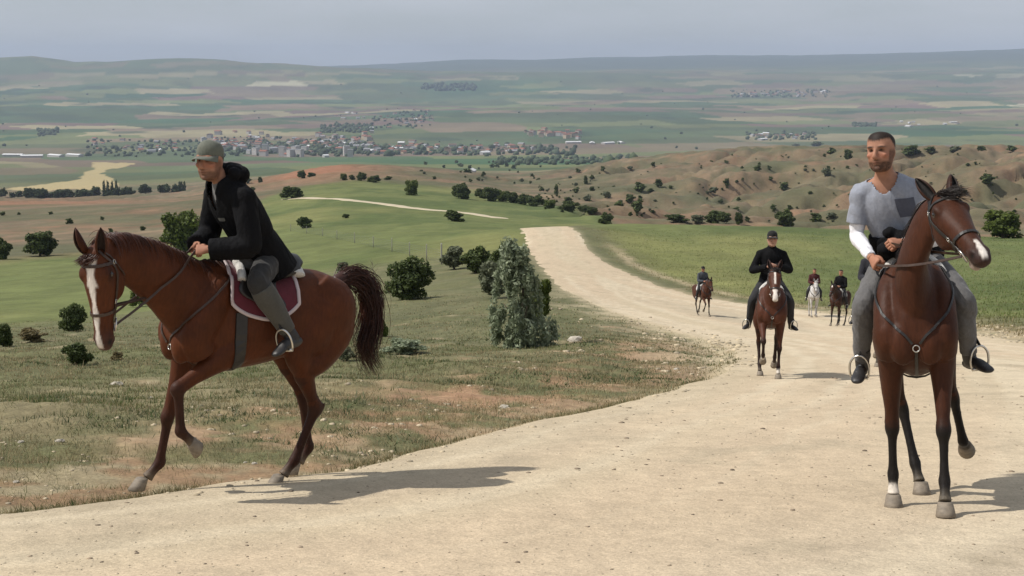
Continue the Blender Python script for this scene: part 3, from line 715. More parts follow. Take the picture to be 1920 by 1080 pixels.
        obj('hoof', pmesh('hoof', (np.array(Vh), F)), hm_, root)
    # mane and forelock
    NP = crom(np.array(N)[:, :6], 8); nl = len(NP); hk = hair_mat('hair_' + C['key'], C['hair'], None)
    paths = []
    md = C.get('mane_side', -1); cnt = C.get('mane_n', 1500) if near_ else 110
    for k in range(cnt):
        t = .10 + .86 * RNG.random(); i = int(t * (nl - 1)); c = NP[i, :3]; up = NP[min(i + 1, nl - 1), :3] - NP[max(i - 1, 0), :3]
        sdv = nrm(lerp((0, 1, 0), hs, (i / nl) ** 1.3)); U = nrm(np.cross(nrm(up), sdv)); U = U if U[2] > -0.2 else -U
        a, n_ = cast(bv, c + U * .5 + sdv * RNG.normal() * .008, c, -.004)
        sd_ = md if RNG.random() < .9 else -md
        L = C.get('mane_len', .16) * (.6 + .7 * RNG.random()); P = [a]; d = nrm(U * C.get('mane_up', .35) * (.5 + RNG.random()) + sdv * sd_ * .9 + np.array([-.25, 0, 0]) + RNG.normal(size=3) * .15); g = C.get('mane_fall', .42)
        for j in range(7):
            d = nrm(d + np.array([C.get('wind', (0, 0, 0))[0], C.get('wind', (0, 0, 0))[1], -g]) * .8 + RNG.normal(size=3) * .10); p = P[-1] + d * L / 7
            loc, no, ix, dist = bv.find_nearest(Vector(p))
            if loc is not None and (Vector(p) - loc).dot(no) < .006: p = np.array(loc + no * .008)
            P.append(p)
        paths.append(np.array(P))
    Vv, F = strands(paths, .0030 if near_ else .012); obj('mane', smooth(quick_mesh('mane', Vv, F)), hk, root); paths = []
    for k in range(C.get('fore_n', 260) if near_ else 25):
        a = hp(.0 + .02 * RNG.random(), .075, RNG.normal() * .022); P = [a]; w = C.get('fore_dir', (.6, .5, .0)); d = nrm(hf * .5 + hd_dir * .5 + RNG.normal(size=3) * .2); L = C.get('fore_len', .14) * (.5 + .7 * RNG.random())
        tgt = hd_dir * w[0] + hf * w[1] + hs * w[2]
        for j in range(6):
            d = nrm(d + tgt * .5 + RNG.normal(size=3) * .13); p = P[-1] + d * L / 6
            loc, no, ix, dist = bv.find_nearest(Vector(p))
            if loc is not None and (Vector(p) - loc).dot(no) < .006: p = np.array(loc + no * .009)
            P.append(p)
        paths.append(np.array(P))
    Vv, F = strands(paths, .0030 if near_ else .012)
    obj('forelock', smooth(quick_mesh('forelock', Vv, F)), hk, root)
    # tail
    TP = crom(np.array(C['tail']) + np.array([.095 + hsx * 1.25, 0, 0]), 6); nT = len(TP); paths = []
    dock = loft([(*TP[0], .055, .055, .055), (*TP[4], .048, .048, .048), (*TP[9], .036, .036, .036), (*TP[14], .016, .016, .016)], seg=10)
    for k in range(C.get('tail_n', 700) if near_ else 80):
        st_ = RNG.random() ** 1.5 * .42; en = min(1.0, st_ + .28 + .72 * RNG.random() ** 1.3); off = RNG.normal(size=3); off[0] *= .7; sp = C.get('tail_spread', .055)
        idx = np.linspace(st_ * (nT - 1), en * (nT - 1), 10); P = np.stack([np.interp(idx, range(nT), TP[:, c]) for c in range(3)], -1)
        gr = np.linspace(0, 1, 10); wv_ = np.sin(gr * 5 + k) * .010
        P = P + off[None] * (np.clip(sp * (.25 + 1.2 * gr ** .8), 0, 1))[:, None] * (1 - .35 * gr ** 3)[:, None] + np.stack([wv_, wv_ * .6, 0 * wv_], -1)
        P[:, 2] -= .05 * gr ** 2 * RNG.random()
        paths.append(P)
    Vv, F = strands(paths, .0034 if near_ else .014)
    Vd, Fd = dock[0], dock[1]
    Vall = np.vstack([Vv, Vd]); me2 = newmesh('tail', Vall, [tuple(f) for f in F.tolist()] + [tuple(i + len(Vv) for i in f) for f in Fd]); smooth(me2)
    obj('tail', me2, hk, root)
    return D
def tack(D, C):
    root, bv, hp = D['root'], D['bv'], D['hp']; hs, hf, hd = D['hs'], D['hf'], D['hd']; near_ = D['near']
    br = M_BROWNLEATHER if C.get('tack') == 'brown' else M_LEATHER
    def around(u, f0, n=28, off=.004, tilt=0.0, a0=0, a1=2 * PI, uf=0.0):
        P = []; Nn = []
        full = abs(a1 - a0 - 2 * PI) < 1e-3
        for k in range(n):
            a = a0 + (a1 - a0) * k / (n if full else n - 1)
            c = hp(u + tilt * math.cos(a), f0, 0); p, no = cast(bv, c + hf * math.cos(a) * .4 + hs * math.sin(a) * .4 + hd * tilt * 0, c, off); P.append(p); Nn.append(no)
        return P, Nn, full
    w = .020 if near_ else .03
    bri = []
    P, Nn, f = around(.355, -.02, tilt=.02); bri.append(strap(P, Nn, w, .005, True))       # noseband
    P, Nn, f = around(.055, -.03, a0=-1.45, a1=1.45, tilt=.02); bri.append(strap(P, Nn, w, .005))    # browband
    ring = {}
    for s in (-1, 1):
        pts = []; no_ = []
        for t in np.linspace(0, 1, 14):
            u = -.015 + t * .445; f = .05 - .075 * sstep(0, .3, t) - .02 * t
            p, no = cast(bv, hp(u, f, .35 * s), hp(u, f - .0, 0), .005); pts.append(p); no_.append(no)
        bri.append(strap(pts, no_, w * .85, .005))
        # throat lash
        pts = []; no_ = []
        for t in np.linspace(0, 1, 8):
            u = -.005 + t * .16; f = .03 - .17 * t; p, no = cast(bv, hp(u, f, .35 * s), hp(u, f, 0), .005); pts.append(p); no_.append(no)
        bri.append(strap(pts, no_, w * .6, .004))
        c, no = cast(bv, hp(.445, -.055, .35 * s), hp(.445, -.045, 0), .010); ring[s] = c
        a = nrm(hd - no * hd.dot(no)); b = np.cross(no, a)
        obj('bit_ring', pmesh('bit_ring', tube([c + .040 * (a * math.cos(q) + b * math.sin(q)) for q in np.linspace(0, 2 * PI, 20, endpoint=False)], .0055, 8, True)), M_STEEL, root)
        if near_:
            for (uu, ff) in ((.06, -.02), (.30, -.035)):
                c2, n2 = cast(bv, hp(uu, ff, .35 * s), hp(uu, ff, 0), .010); a = nrm(hd - n2 * hd.dot(n2)); b = np.cross(n2, a)
                obj('buckle', pmesh('buckle', tube([c2 + (a * .013 * sx + b * .011 * sy) for sx, sy in ((-1, -1), (1, -1), (1, 1), (-1, 1))], .0025, 6, True)), M_STEEL, root)
    obj('bridle', pmesh('bridle', join(bri), False), br, root)
    # saddle cloth
    pc = C['pad']; x0, x1 = C.get('pad_x', (-.15, .42))
    npx, nph = 26, 30; G = np.zeros((npx, 2 * nph + 1, 3)); GN = np.zeros_like(G)
    for i in range(npx):
        t = i / (npx - 1); x = x0 + (x1 - x0) * t
        r = 2 * t - 1; dmax = .80 + .30 * (1 - abs(r) ** 2.6) - .12 * (t > .5) * r
        for j in range(-nph, nph + 1):
            s = np.sign(j) if j else 1; a = abs(j) / nph * dmax * 1.28
            xs = x + .10 * (abs(j) / nph) * .35
            c = np.array([xs, 0, 1.18]); p, no = cast(bv, c + np.array([0, s * math.sin(a), math.cos(a)]) * .9, c, .012)
            G[i, j + nph] = p; GN[i, j + nph] = no
    n2 = 2 * nph + 1
    def sheet(G, GN, th):
        a, b = G.shape[:2]; Vv = np.vstack([G.reshape(-1, 3), (G + GN * th).reshape(-1, 3)]); F = []; o = a * b
        for i in range(a - 1):
            for j in range(b - 1):
                q = (i * b + j, i * b + j + 1, (i + 1) * b + j + 1, (i + 1) * b + j); F.append(tuple(k + o for k in q)); F.append(q[::-1])
        rim = [i * b for i in range(a)] + [(a - 1) * b + j for j in range(1, b)] + [i * b + b - 1 for i in range(a - 2, -1, -1)] + [j for j in range(b - 2, 0, -1)]
        for k in range(len(rim)): p, q = rim[k], rim[(k + 1) % len(rim)]; F.append((p, q, q + o, p + o))
        return Vv, F, rim
    Vv, F, rim = sheet(G, GN, .012)
    pad = obj('saddle_cloth', pmesh('saddle_cloth', (Vv, F)), pc, root)
    if C.get('piping') is not None:
        rimp = (G + GN * .010).reshape(-1, 3)[rim]
        obj('piping', pmesh('piping', strap(rimp, GN.reshape(-1, 3)[rim], .026, .008, True)), C['piping'], pad)
    # fleece half pad showing before and behind the saddle
    if C.get('fleece', True):
        for (xa, xb, da) in ((-.19, -.07, .40), (.31, .37, .50)):
            st = []
            for k in range(-9, 10):
                a = k / 9 * da; c = np.array([(xa + xb) / 2 + .02 * abs(k) / 9, 0, 1.18]); p, no = cast(bv, c + np.array([0, math.sin(a), math.cos(a)]) * .9, c, .045); st.append((*p, .028, .028, (xb - xa) / 2))
            obj('half_pad', pmesh('half_pad', loft(st, (1, 0, 0), 12, 2)[:2]), M_FLEECE, root)
    # saddle: tree with pommel and cantle, flaps
    st = []
    for (x, z, hu, hd_, w_) in [(.355, 1.570, .012, .05, .040), (.32, 1.575, .030, .09, .095), (.25, 1.545, .030, .11, .135), (.12, 1.505, .025, .10, .140), (0.0, 1.505, .028, .10, .165), (-.08, 1.535, .030, .11, .165), (-.14, 1.565, .022, .10, .13), (-.158, 1.555, .008, .05, .07)]:
        st.append((x, 0, z, hu, hd_, w_))
    sad = obj('saddle', pmesh('saddle', loft(st, (0, 1, 0), 20, 4)[:2]), M_LEATHER, root)
    for s in (-1, 1):
        a_, b_ = 12, 14; G2 = np.zeros((a_, b_, 3)); N2 = np.zeros_like(G2)
        for i in range(a_):
            for j in range(b_):
                t = i / (a_ - 1); v = j / (b_ - 1)
                wdt = (.13 - .03 * v + .03 * math.sin(PI * v)); x = .13 + .11 * math.sin(PI * min(v * 1.1, 1)) + (t - .5) * 2 * wdt * (1 - .35 * v ** 4); a = .28 + v * .86
                c = np.array([x, 0, 1.18]); p, no = cast(bv, c + np.array([0, s * math.sin(a), math.cos(a)]) * .9, c, .034); G2[i, j] = p; N2[i, j] = no
        Vv, F, rim = sheet(G2, N2, .010)
        obj('saddle_flap', pmesh('saddle_flap', (Vv, F)), M_LEATHER, root)
    # girth
    P = []; Nn = []
    for k in range(25):
        a = PI * .30 + (2 * PI - .60 * PI) * k / 24; c = np.array([.36, 0, 1.10]); p, no = cast(bv, c + np.array([0, math.sin(a), math.cos(a)]) * .9, c, .006); P.append(p); Nn.append(no)
    obj('girth', pmesh('girth', strap(P, Nn, .085, .010), False), M_LEATHER, root)
    # breast collar
    if C.get('breast', True):
        bm_ = []
        ce, no = cast(bv, (1.4, 0, .99), (.3, 0, 1.02), .008)
        for s in (-1, 1):
            P = []; Nn = []
            for t in np.linspace(0, 1, 22):
                tgt = crom(np.array([[.40, .13 * s, 1.50], [.56, .165 * s, 1.38], [.71, .115 * s, 1.17], [.78, .0, .99]]), 8); q = tgt[int(t * (len(tgt) - 1))]
                p, no2 = cast(bv, q + np.array([.35 * t, .5 * s * (1 - .9 * t), .1]), q - np.array([.3 * t, .15 * s * (1 - t), 0]), .006); P.append(p); Nn.append(no2)
            bm_.append(strap(P, Nn, .016 if near_ else .03, .005))
        P = []; Nn = []
        for t in np.linspace(0, 1, 10):
            p, no2 = cast(bv, (1.2 - .5 * t, 0, .98 - .8 * t), (.45, 0, 1.0 - .06 * t), .006); P.append(p); Nn.append(no2)
        bm_.append(strap(P, Nn, .020 if near_ else .03, .005))
        obj('breast_collar', pmesh('breast_collar', join(bm_), False), br, root)
        if near_: obj('collar_ring', pmesh('collar_ring', tube([ce + np.array([.006, .020 * math.cos(q), .020 * math.sin(q)]) for q in np.linspace(0, 2 * PI, 14, endpoint=False)], .004, 6, True)), M_STEEL, root)
    D['ring'] = ring; return D
def stirrup(root, top, foot, toe_dir, near_=True):
    """leather from the saddle bar to a steel arch round the foot; foot = tread centre, toe_dir = direction of the boot"""
    top = np.asarray(top, float); foot = np.asarray(foot, float); t = nrm(toe_dir); up = nrm(top - foot); up = nrm(np.array([0, 0, 1.0]) * .75 + up * .25); s = nrm(np.cross(up, t)); up = np.cross(t, s) if np.dot(np.cross(t, s), up) > 0 else -np.cross(t, s)
    pts = []
    for a in np.linspace(-.18 * PI, 1.18 * PI, 22):
        x = math.cos(a); z = math.sin(a); pts.append(foot + s * .062 * x * (1.0 if z > 0 else 1.02) + up * (.068 + .082 * z if z > 0 else .068 + .12 * z))
    a, b = pts[0], pts[-1]; lo = [lerp(b, a, q) - up * .004 for q in (.0, .25, .5, .75, 1.0)]
    io = obj('stirrup_iron', pmesh('stirrup_iron', join([tube(pts, .0075, 8), tube([p + t * .0 for p in lo], .011, 8)])), M_STEEL, root)
    at = foot + up * .150; nn = s
    P = [lerp(top, at, q) for q in np.linspace(0, 1, 8)]
    obj('stirrup_leather', pmesh('stirrup_leather', strap(P, [s] * 8, .028, .006), False), M_LEATHER, root)
# ------------------------------------------------------------------ riders (same axes as the horse they sit on)
M_SKIN = mat('skin', attr='Col', rough=0.62, spec=0.2, noise=[(40, 0.08)])
M_HUMANHAIR = mat('dark_hair', (0.007, 0.006, 0.005), rough=0.85, spec=.1, noise=[(120, 0.4)], bump=[(260, 0.6, 0.004)])
def cloth(name, c, rough=0.85, sheen=0.15, bs=0.5, spec=0.3):
    return mat(name, c, rough=rough, sheen=sheen, spec=spec, noise=[(6, 0.10), (60, 0.10)], bump=[((14, 14, 6), 0.45 * bs, 0.03), ((40, 40, 26), 0.3 * bs, 0.008), (220, 0.3 * bs, 0.002)])
def wrinkle(me, amp=0.006, sc=16, seed=1, along=2):
    co = get_co(me); n = mnorm(me)
    a = fbm(co[:, 0] * sc + co[:, 1] * sc * .6, co[:, 2] * sc * .55 + co[:, 1] * 5, 3, seed); b = np.abs(fbm(co[:, 1] * sc * .8 + co[:, 2] * sc * .5, co[:, 0] * sc * .5 - co[:, 2] * sc * .3, 2, seed + 5))
    put_co(me, co + n * ((a * .7 - (1 - np.clip(b * 3, 0, 1)) * .55) * amp)[:, None])
def make_rider(R):
    vox = R.get('voxel', .0075); near_ = vox < .012
    root = empty('person'); J = {k: np.asarray(v, float) for k, v in R['J'].items()}
    pel, chest, neck, head = J['pelvis'], J['chest'], J['neck'], J['head']
    hu = nrm(R.get('head_up', head - neck)); hf = np.asarray(R['look'], float); hf = nrm(hf - hu * hf.dot(hu)); hs = np.cross(hu, hf)
    tf = np.asarray(R.get('face', (1, 0, 0)), float); sp = nrm(chest - pel); sl = nrm(J['shl'] - J['shr']); sl_p = nrm(lerp((0, 1, 0), sl, .3))
    k = R.get('build', 1.0)
    def torso(ex, ew, top=True):
        w0 = nrm(sl_p); st = [(*(pel - sp * .10), .10 + ex, .12 + ex, .15 * k + ew, *w0), (*pel, .11 + ex, .125 + ex, .172 * k + ew, *w0), (*lerp(pel, chest, .35), .105 + ex, .105 + ex, .152 * k + ew, *nrm(lerp(w0, sl, .4))), (*lerp(pel, chest, .7), .115 + ex, .11 + ex, .165 * k + ew, *nrm(lerp(w0, sl, .7))), (*chest, .12 + ex, .115 + ex, .178 * k + ew, *sl),
              (*lerp(chest, neck, .45), .105 + ex, .105 + ex, .158 * k + ew, *sl), (*lerp(chest, neck, .75), .082 + ex, .085 + ex, .115 * k + ew * .7, *sl), (*lerp(chest, neck, .93), .064 + ex * .7, .068 + ex * .7, .082 + ew * .5, *sl), (*lerp(neck, head, .12), .052 + ex * .3, .056 + ex * .3, .062 + ew * .3, *sl)]
        return loft(st, seg=24, e=.9)[:2]
    def limb(a, b, c, r, side, ex=0.0):
        """upper joint a, middle b, end c; r = radii (a, mid, b, calf, c)"""
        st = [(*lerp(a, b, -.02), r[0] + ex, r[0] + ex, r[0] * .95 + ex), (*lerp(a, b, .25), *[(lerp(r[0], r[1], .6) + ex)] * 3), (*lerp(a, b, .6), *[r[1] + ex] * 3), (*lerp(a, b, .93), *[r[2] + ex] * 3), (*lerp(b, c, .07), *[r[2] + ex] * 3), (*lerp(b, c, .30), *[r[3] + ex] * 3), (*lerp(b, c, .65), *[lerp(r[3], r[4], .55) + ex] * 3), (*c, *[r[4] + ex] * 3)]
        return loft(st, side, 16, 4)[:2]
    AR = (.055, .046, .041, .043, .029); LR = (.088, .074, .058, .058, .040)
    sides = (('l', 1), ('r', -1)); body = [torso(-.012, -.014)]
    for q, s in sides:
        sh, el, wr = J['sh' + q], J['el' + q], J['wr' + q]; hp_, kn, an, toe = J['hip' + q], J['kn' + q], J['an' + q], J['toe' + q]
        body.append(loft([(*lerp(chest, neck, .80), .055, .055, .05), (*lerp(lerp(chest, neck, .78), sh, .55), .055, .055, .052), (*sh, .046, .046, .046)], (1, 0, 0), 14)[:2]); body.append(ball(sh, .050))
        body.append(limb(sh, el, wr, (.045, .036, .031, .032, .027), (0, 1, .3))); body.append(limb(hp_, kn, an, LR, (0, 1, 0), -.016))
        fd_ = nrm(toe - an); dn_ = nrm(an - kn); body.append(loft([(*(an - fd_ * .02 + dn_ * .03), .025, .025, .025), (*(an + fd_ * .04 + dn_ * .035), .026, .026, .026), (*(an + fd_ * .10 + dn_ * .05), .022, .022, .026), (*(an + fd_ * .19 + dn_ * .064), .010, .010, .02)], (0, 1, 0), 12)[:2])
    # head
    hk = R.get('head_scale', 1.04)
    def hpt(f, l, u): return head + (hf * f + hs * l + hu * u) * hk
    Hs = [(-.114, .046, .032, .035, .034), (-.102, .040, .050, .05, .052), (-.082, .026, .068, .066, .065), (-.05, .014, .080, .080, .073), (-.02, .006, .088, .090, .077), (.02, 0, .092, .100, .081), (.06, -.002, .090, .103, .082), (.09, -.004, .078, .092, .074), (.112, -.008, .054, .066, .053), (.123, -.01, .02, .025, .02)]
    # loft runs up: T = hu, side = hs  ->  U = hu x hs = -hf ... keep front and back apart
    sg = 1 if np.dot(np.cross(hu, hs), hf) > 0 else -1
    body.append(loft([(*hpt(c, 0, z), (a if sg > 0 else b) * hk, (b if sg > 0 else a) * hk, w * hk, *hs) for (z, c, a, b, w) in Hs], seg=26)[:2])
    body.append(loft([(*(neck - nrm(head - neck) * .06), .062, .062, .070), (*neck, .056, .058, .060), (*lerp(neck, head, .5), .053, .055, .054), (*lerp(neck, head, .9), .05, .055, .05)], hs, 18)[:2])
    HR = np.array([hf, hs, hu])
    body.append(loft([(*hpt(.084, 0, .036), .010, .010, .010), (*hpt(.093, 0, .012), .012, .012, .011), (*hpt(.109, 0, -.015), .014, .016, .014), (*hpt(.108, 0, -.030), .013, .014, .019), (*hpt(.088, 0, -.036), .008, .01, .014)], hs, 12)[:2])
    for s in (-1, 1):
        body.append(ball(hpt(.080, .034 * s, .031), (.018, .027, .010), HR)); body.append(ball(hpt(.060, .048 * s, -.018), (.026, .020, .018), HR))
        ear = ball(hpt(-.006, .078 * s, -.004), (.019, .009, .033), HR); body.append(ear)
    body.append(ball(hpt(.084, 0, -.057), (.012, .024, .007), HR)); body.append(ball(hpt(.081, 0, -.070), (.012, .020, .007), HR)); body.append(ball(hpt(.070, 0, -.100), (.022, .026, .018), HR))
    me = fuse(body, vox, 3, .4)
    co = get_co(me); q = (co - head) / hk; f_, l_, u_ = q @ hf, q @ hs, q @ hu; onh = (np.linalg.norm(q, axis=1) < .17)
    nor = mnorm(me)
    for s in (-1, 1):
        g = np.exp(-(((f_ - .085) / .022) ** 2 + ((l_ - .033 * s) / .017) ** 2 + ((u_ - .012) / .011) ** 2)); co = co - nor * (.013 * g)[:, None]
    put_co(me, co)
    sk = np.array(R.get('skin', (0.36, 0.185, 0.12))); Cc = np.tile(sk, (len(co), 1))
    Cc = Cc * (1 + .10 * fbm(co[:, 0] * 30, co[:, 2] * 30 + co[:, 1] * 20, 2, 5))[:, None]
    Cc = mixc(Cc, sk * (1.08, .78, .75), .6 * np.exp(-((f_ - .07) / .04) ** 2 - ((u_ + .02) / .02) ** 2) * onh)
    for s in (-1, 1):
        g = np.exp(-(((f_ - .085) / .03) ** 2 + ((l_ - .034 * s) / .013) ** 2 + ((u_ - .011) / .0055) ** 2)) * onh; Cc = mixc(Cc, (.025, .017, .014), np.clip(g * 1.5, 0, .93))
        g = np.exp(-(((f_ - .085) / .04) ** 2 + ((l_ - .034 * s) / .021) ** 2 + ((u_ - .033) / .006) ** 2)) * onh; Cc = mixc(Cc, (.025, .016, .012), np.clip(g * 1.4, 0, .9))
    g = np.exp(-(((f_ - .092) / .02) ** 2 + (l_ / .022) ** 2 + ((u_ + .063) / .0035) ** 2)) * onh; Cc = mixc(Cc, (.10, .03, .025), np.clip(g * 1.4, 0, .85))
    if R.get('beard'):
        jaw = sstep(-.040, -.062, u_) if False else (1 - sstep(-.066, -.046, u_)) * sstep(.0, .03, f_ + .35 * (u_ + .09)) * sstep(-.128, -.118, u_) * onh
        side_ = (1 - sstep(-.025, .005, u_ - .3 * np.abs(l_) + .0)) * sstep(.05, .058, np.abs(l_)) * sstep(-.01, .005, f_) * (1 - sstep(.04, .055, f_)) * onh * (u_ > -.12)
        mous = np.exp(-((u_ + .047) / .006) ** 2 - (l_ / .03) ** 2) * (f_ > .06) * onh
        lips = np.exp(-((u_ + .064) / .008) ** 2 - (l_ / .020) ** 2) * (f_ > .07)
        bw = np.clip(np.maximum(np.maximum(jaw, side_ * .8), mous), 0, 1) * (1 - .8 * lips) * R['beard'] * np.clip(.92 + .35 * fbm(co[:, 1] * 160, co[:, 2] * 160 + co[:, 0] * 90, 2, 19), 0, 1)
        Cc = mixc(Cc, (.035, .020, .014), np.clip(bw, 0, 1))
    hairline = .070 + .010 * np.clip(np.abs(l_) / .05 - .4, 0, 1) - 1.1 * np.clip(.034 - f_, 0, .11) + .004 * fbm(l_ * 90, f_ * 90, 2, 23)
    hairm = sstep(-.014, .012, u_ - hairline + .006 * fbm(l_ * 200, u_ * 200 + f_ * 150, 2, 29)) * onh * (u_ > -.06)
    if R.get('hair', True): Cc = mixc(Cc, np.array([.010, .008, .007])[None] * (1 + .5 * fbm(l_ * 260, u_ * 260 + f_ * 200, 2, 31))[:, None], hairm * .97)
    set_col(me, np.clip(Cc, .004, .9))
    bo = obj('body', me, M_SKIN, root)
    if R.get('hair_shell') and near_:
        # short hair: a shell over the scalp
        idx = np.where(hairm > .85)[0]; keep = np.zeros(len(co), bool); keep[idx] = True
        Fs = [tuple(p.vertices) for p in me.polygons if all(keep[i] for i in p.vertices)]
        us = sorted({i for f in Fs for i in f}); mp_ = {o: n for n, o in enumerate(us)}
        if us:
            V1 = co[us] + nor[us] * .0025; hmesh = newmesh('hair', V1, [tuple(mp_[i] for i in f) for f in Fs]); smooth(hmesh)
            V1 = V1 + nor[us] * (.004 * fbm(V1[:, 0] * 120, V1[:, 2] * 120 + V1[:, 1] * 90, 2, 9))[:, None]; put_co(hmesh, V1)
            obj('hair', hmesh, M_HUMANHAIR, root)
    # ---- hands closed on the reins: palm, four curled fingers, thumb
    for q_, s in sides:
        wr, el = J['wr' + q_], J['el' + q_]; d = nrm(R.get('hand_dir', {}).get(q_, wr - el)); pn = np.asarray(R.get('palm', {}).get(q_, (0, -s * .8, -.5)), float); pn = nrm(pn - d * pn.dot(d)); ac = np.cross(d, pn)
        if np.dot(ac, (0, 0, 1)) < 0: ac = -ac                    # towards the thumb
        H = [loft([(*(wr - d * .02), .027, .027, .021), (*(wr + d * .015), .030, .030, .020), (*(wr + d * .05), .040, .040, .016), (*(wr + d * .085), .041, .041, .014)], pn, 14, 3)[:2]]
        for i, (o, L) in enumerate(((.030, .95), (.010, 1.05), (-.010, 1.0), (-.029, .8))):
            b = wr + d * .080 + ac * o; dd = d; P = [b - d * .012]
            for jn, (an_, ln) in enumerate(((62, .040), (88, .026), (60, .020))):
                a = math.radians(an_ if jn else an_); dd = nrm(dd * math.cos(a) + pn * math.sin(a) if jn == 0 else dd * math.cos(a) + np.cross(np.cross(dd, pn) if abs(np.dot(dd, pn)) < .99 else ac, dd) * 0 + (-d if jn == 1 else -pn) * math.sin(a)); P.append(P[-1] + dd * ln * L)
            H.append(loft([(*P[0], .0095, .0095, .0095), (*P[1], .0098, .0098, .0098), (*P[2], .0088, .0088, .0088), (*P[3], .007, .007, .007)], ac, 10, 3)[:2])
        tb = wr + d * .025 + ac * .026; H.append(loft([(*tb, .013, .013, .013), (*(tb + d * .028 + ac * .014 + pn * .012), .0115, .0115, .0115), (*(tb + d * .052 + ac * .006 + pn * .028), .010, .010, .010), (*(tb + d * .064 - ac * .006 + pn * .036), .007, .007, .007)], ac, 10, 3)[:2])
        hm_ = pmesh('hand', join(H)); set_col(hm_, np.tile(sk * (1.0, .92, .9), (len(hm_.vertices), 1)))
        obj('hand', hm_, M_SKIN, root)
    # ---- clothes
    cm = R['mats']
    def garment(name, parts, m, vx, it=4, amp=.006, sc=16, seed=3, parent=None):
        g = fuse(parts, vx, it, .5); wrinkle(g, amp if near_ else amp * .5, sc, seed); return obj(name, g, m, parent or root)
    ex = R.get('bulk', .018); top = [torso(ex, ex)]
    hemd = R.get('hem', .12)
    if R.get('skirt', True): top.append(loft([(*(pel - sp * hemd), .135 + ex, .15 + ex, .20 * k + ex, *sl_p), (*pel, .125 + ex, .135 + ex, .185 * k + ex, *sl_p), (*lerp(pel, chest, .4), .11 + ex, .11 + ex, .16 * k + ex, *sl_p)], seg=22)[:2])
    for q_, s in sides:
        sh, el, wr = J['sh' + q_], J['el' + q_], J['wr' + q_]
        top.append(loft([(*lerp(chest, neck, .80), .060 + ex, .06 + ex, .055 + ex), (*lerp(lerp(chest, neck, .78), sh, .55), .058 + ex, .058 + ex, .056 + ex), (*sh, .052 + ex, .052 + ex, .050 + ex)], (1, 0, 0), 14)[:2]); top.append(ball(sh + sl * .004 * s, .054 + ex))
        top.append(loft([(*lerp(chest, pel, .25), .05, .05, .05), (*lerp(chest, sh, .55), .085, .085, .075), (*lerp(sh, el, .10), .05 + ex, .05 + ex, .05 + ex)], (1, 0, 0), 14)[:2])
        if R.get('sleeve') == 'short':
            cut = lerp(sh, el, .72); top.append(loft([(*lerp(sh, el, -.05), *[.060 + ex] * 3), (*lerp(sh, el, .3), *[.056 + ex] * 3), (*cut, *[.058 + ex] * 3)], (0, 1, .3), 18)[:2])
            under = [limb(sh, el, lerp(el, wr, .93), AR, (0, 1, .3), .008)]
            garment('undershirt_sleeve', under, cm['under'], vox * 1.1, 3, .010, 22, 15 + s)
        else:
            top.append(limb(sh, el, lerp(el, wr, .98), (AR[0], AR[1] + .004, AR[2] + .006, AR[3] + .006, AR[4] + .012), (0, 1, .3), ex))
    if R.get('hood'):
        bk = -nrm(np.cross(sl, sp)); bk = -tf if np.dot(bk, tf) > 0 else bk
        for i_, (a_, r_) in enumerate(((-.11, .045), (-.055, .055), (0, .060), (.055, .055), (.11, .045))): top.append(ball(lerp(neck, head, .12) + bk * (.085 - 2.2 * a_ * a_) + sl * a_ + np.array([0, 0, .01]), (r_, r_ * 1.1, r_ * 1.0)))
        for (a_, r_) in ((-.07, .065), (0, .078), (.07, .065)): top.append(ball(neck + bk * .115 - sp * .015 + sl * a_, (r_, r_ * 1.2, r_)))
        for s in (-1, 1): top.append(loft([(*(neck + sl * .09 * s + bk * .04), .03, .03, .04), (*(neck + sl * .085 * s - bk * .045), .026, .026, .04), (*(neck + sl * .05 * s - bk * .10 - sp * .05), .022, .022, .03)], (0, 0, 1), 12)[:2])
    elif R.get('collar', False):
        top.append(loft([(*(neck - sp * .03), .075, .075, .082, *sl), (*(lerp(neck, head, .30)), .064, .066, .066, *sl)], sl, 18, 3)[:2])
    torso_o = garment(R.get('top_name', 'jacket'), top, cm['top'], vox * 1.15, 4, R.get('wr', .010), 13, 21)
    fwd_t = nrm(np.cross(sl, sp)); fwd_t = fwd_t if np.dot(fwd_t, tf) > 0 else -fwd_t
    if R.get('vneck'):
        # open the neck of the garment: depth below the throat, half width at the top
        def cutneck(o_, dp, hw, vee):
            g = o_.data; c = get_co(g); q = c - neck; a_ = q @ sp; b_ = np.abs(q @ sl); f2 = q @ fwd_t
            if vee: cut = (f2 > .015) & (b_ < hw * np.clip((a_ + dp) / dp, 0, 3)) & (a_ > -dp)
            else: cut = ((f2 > -.02) & (b_ < hw * np.sqrt(np.clip((a_ + dp) / dp, 0, 1.2))) & (a_ > -dp)) | (a_ > -.012 + .0 * b_) & (b_ < .11)
            bmg = bmesh.new(); bmg.from_mesh(g); bmg.verts.ensure_lookup_table(); bmesh.ops.delete(bmg, geom=[bmg.verts[i] for i in np.where(cut)[0]], context='VERTS'); bmg.to_mesh(g); bmg.free(); smooth(g)
            sm_ = o_.modifiers.new('thick', 'SOLIDIFY'); sm_.thickness = .005; sm_.offset = -1
        cutneck(torso_o, *R['vneck'], bool(R.get('hood')))
        if R.get('shirt') is not None:
            so_ = garment('shirt', [torso(.004, .004)], R['shirt'], vox * 1.3, 3, .003, 16, 61)
            if R.get('shirt_neck'): cutneck(so_, *R['shirt_neck'], False)
    tb = bvh_of(torso_o.data)
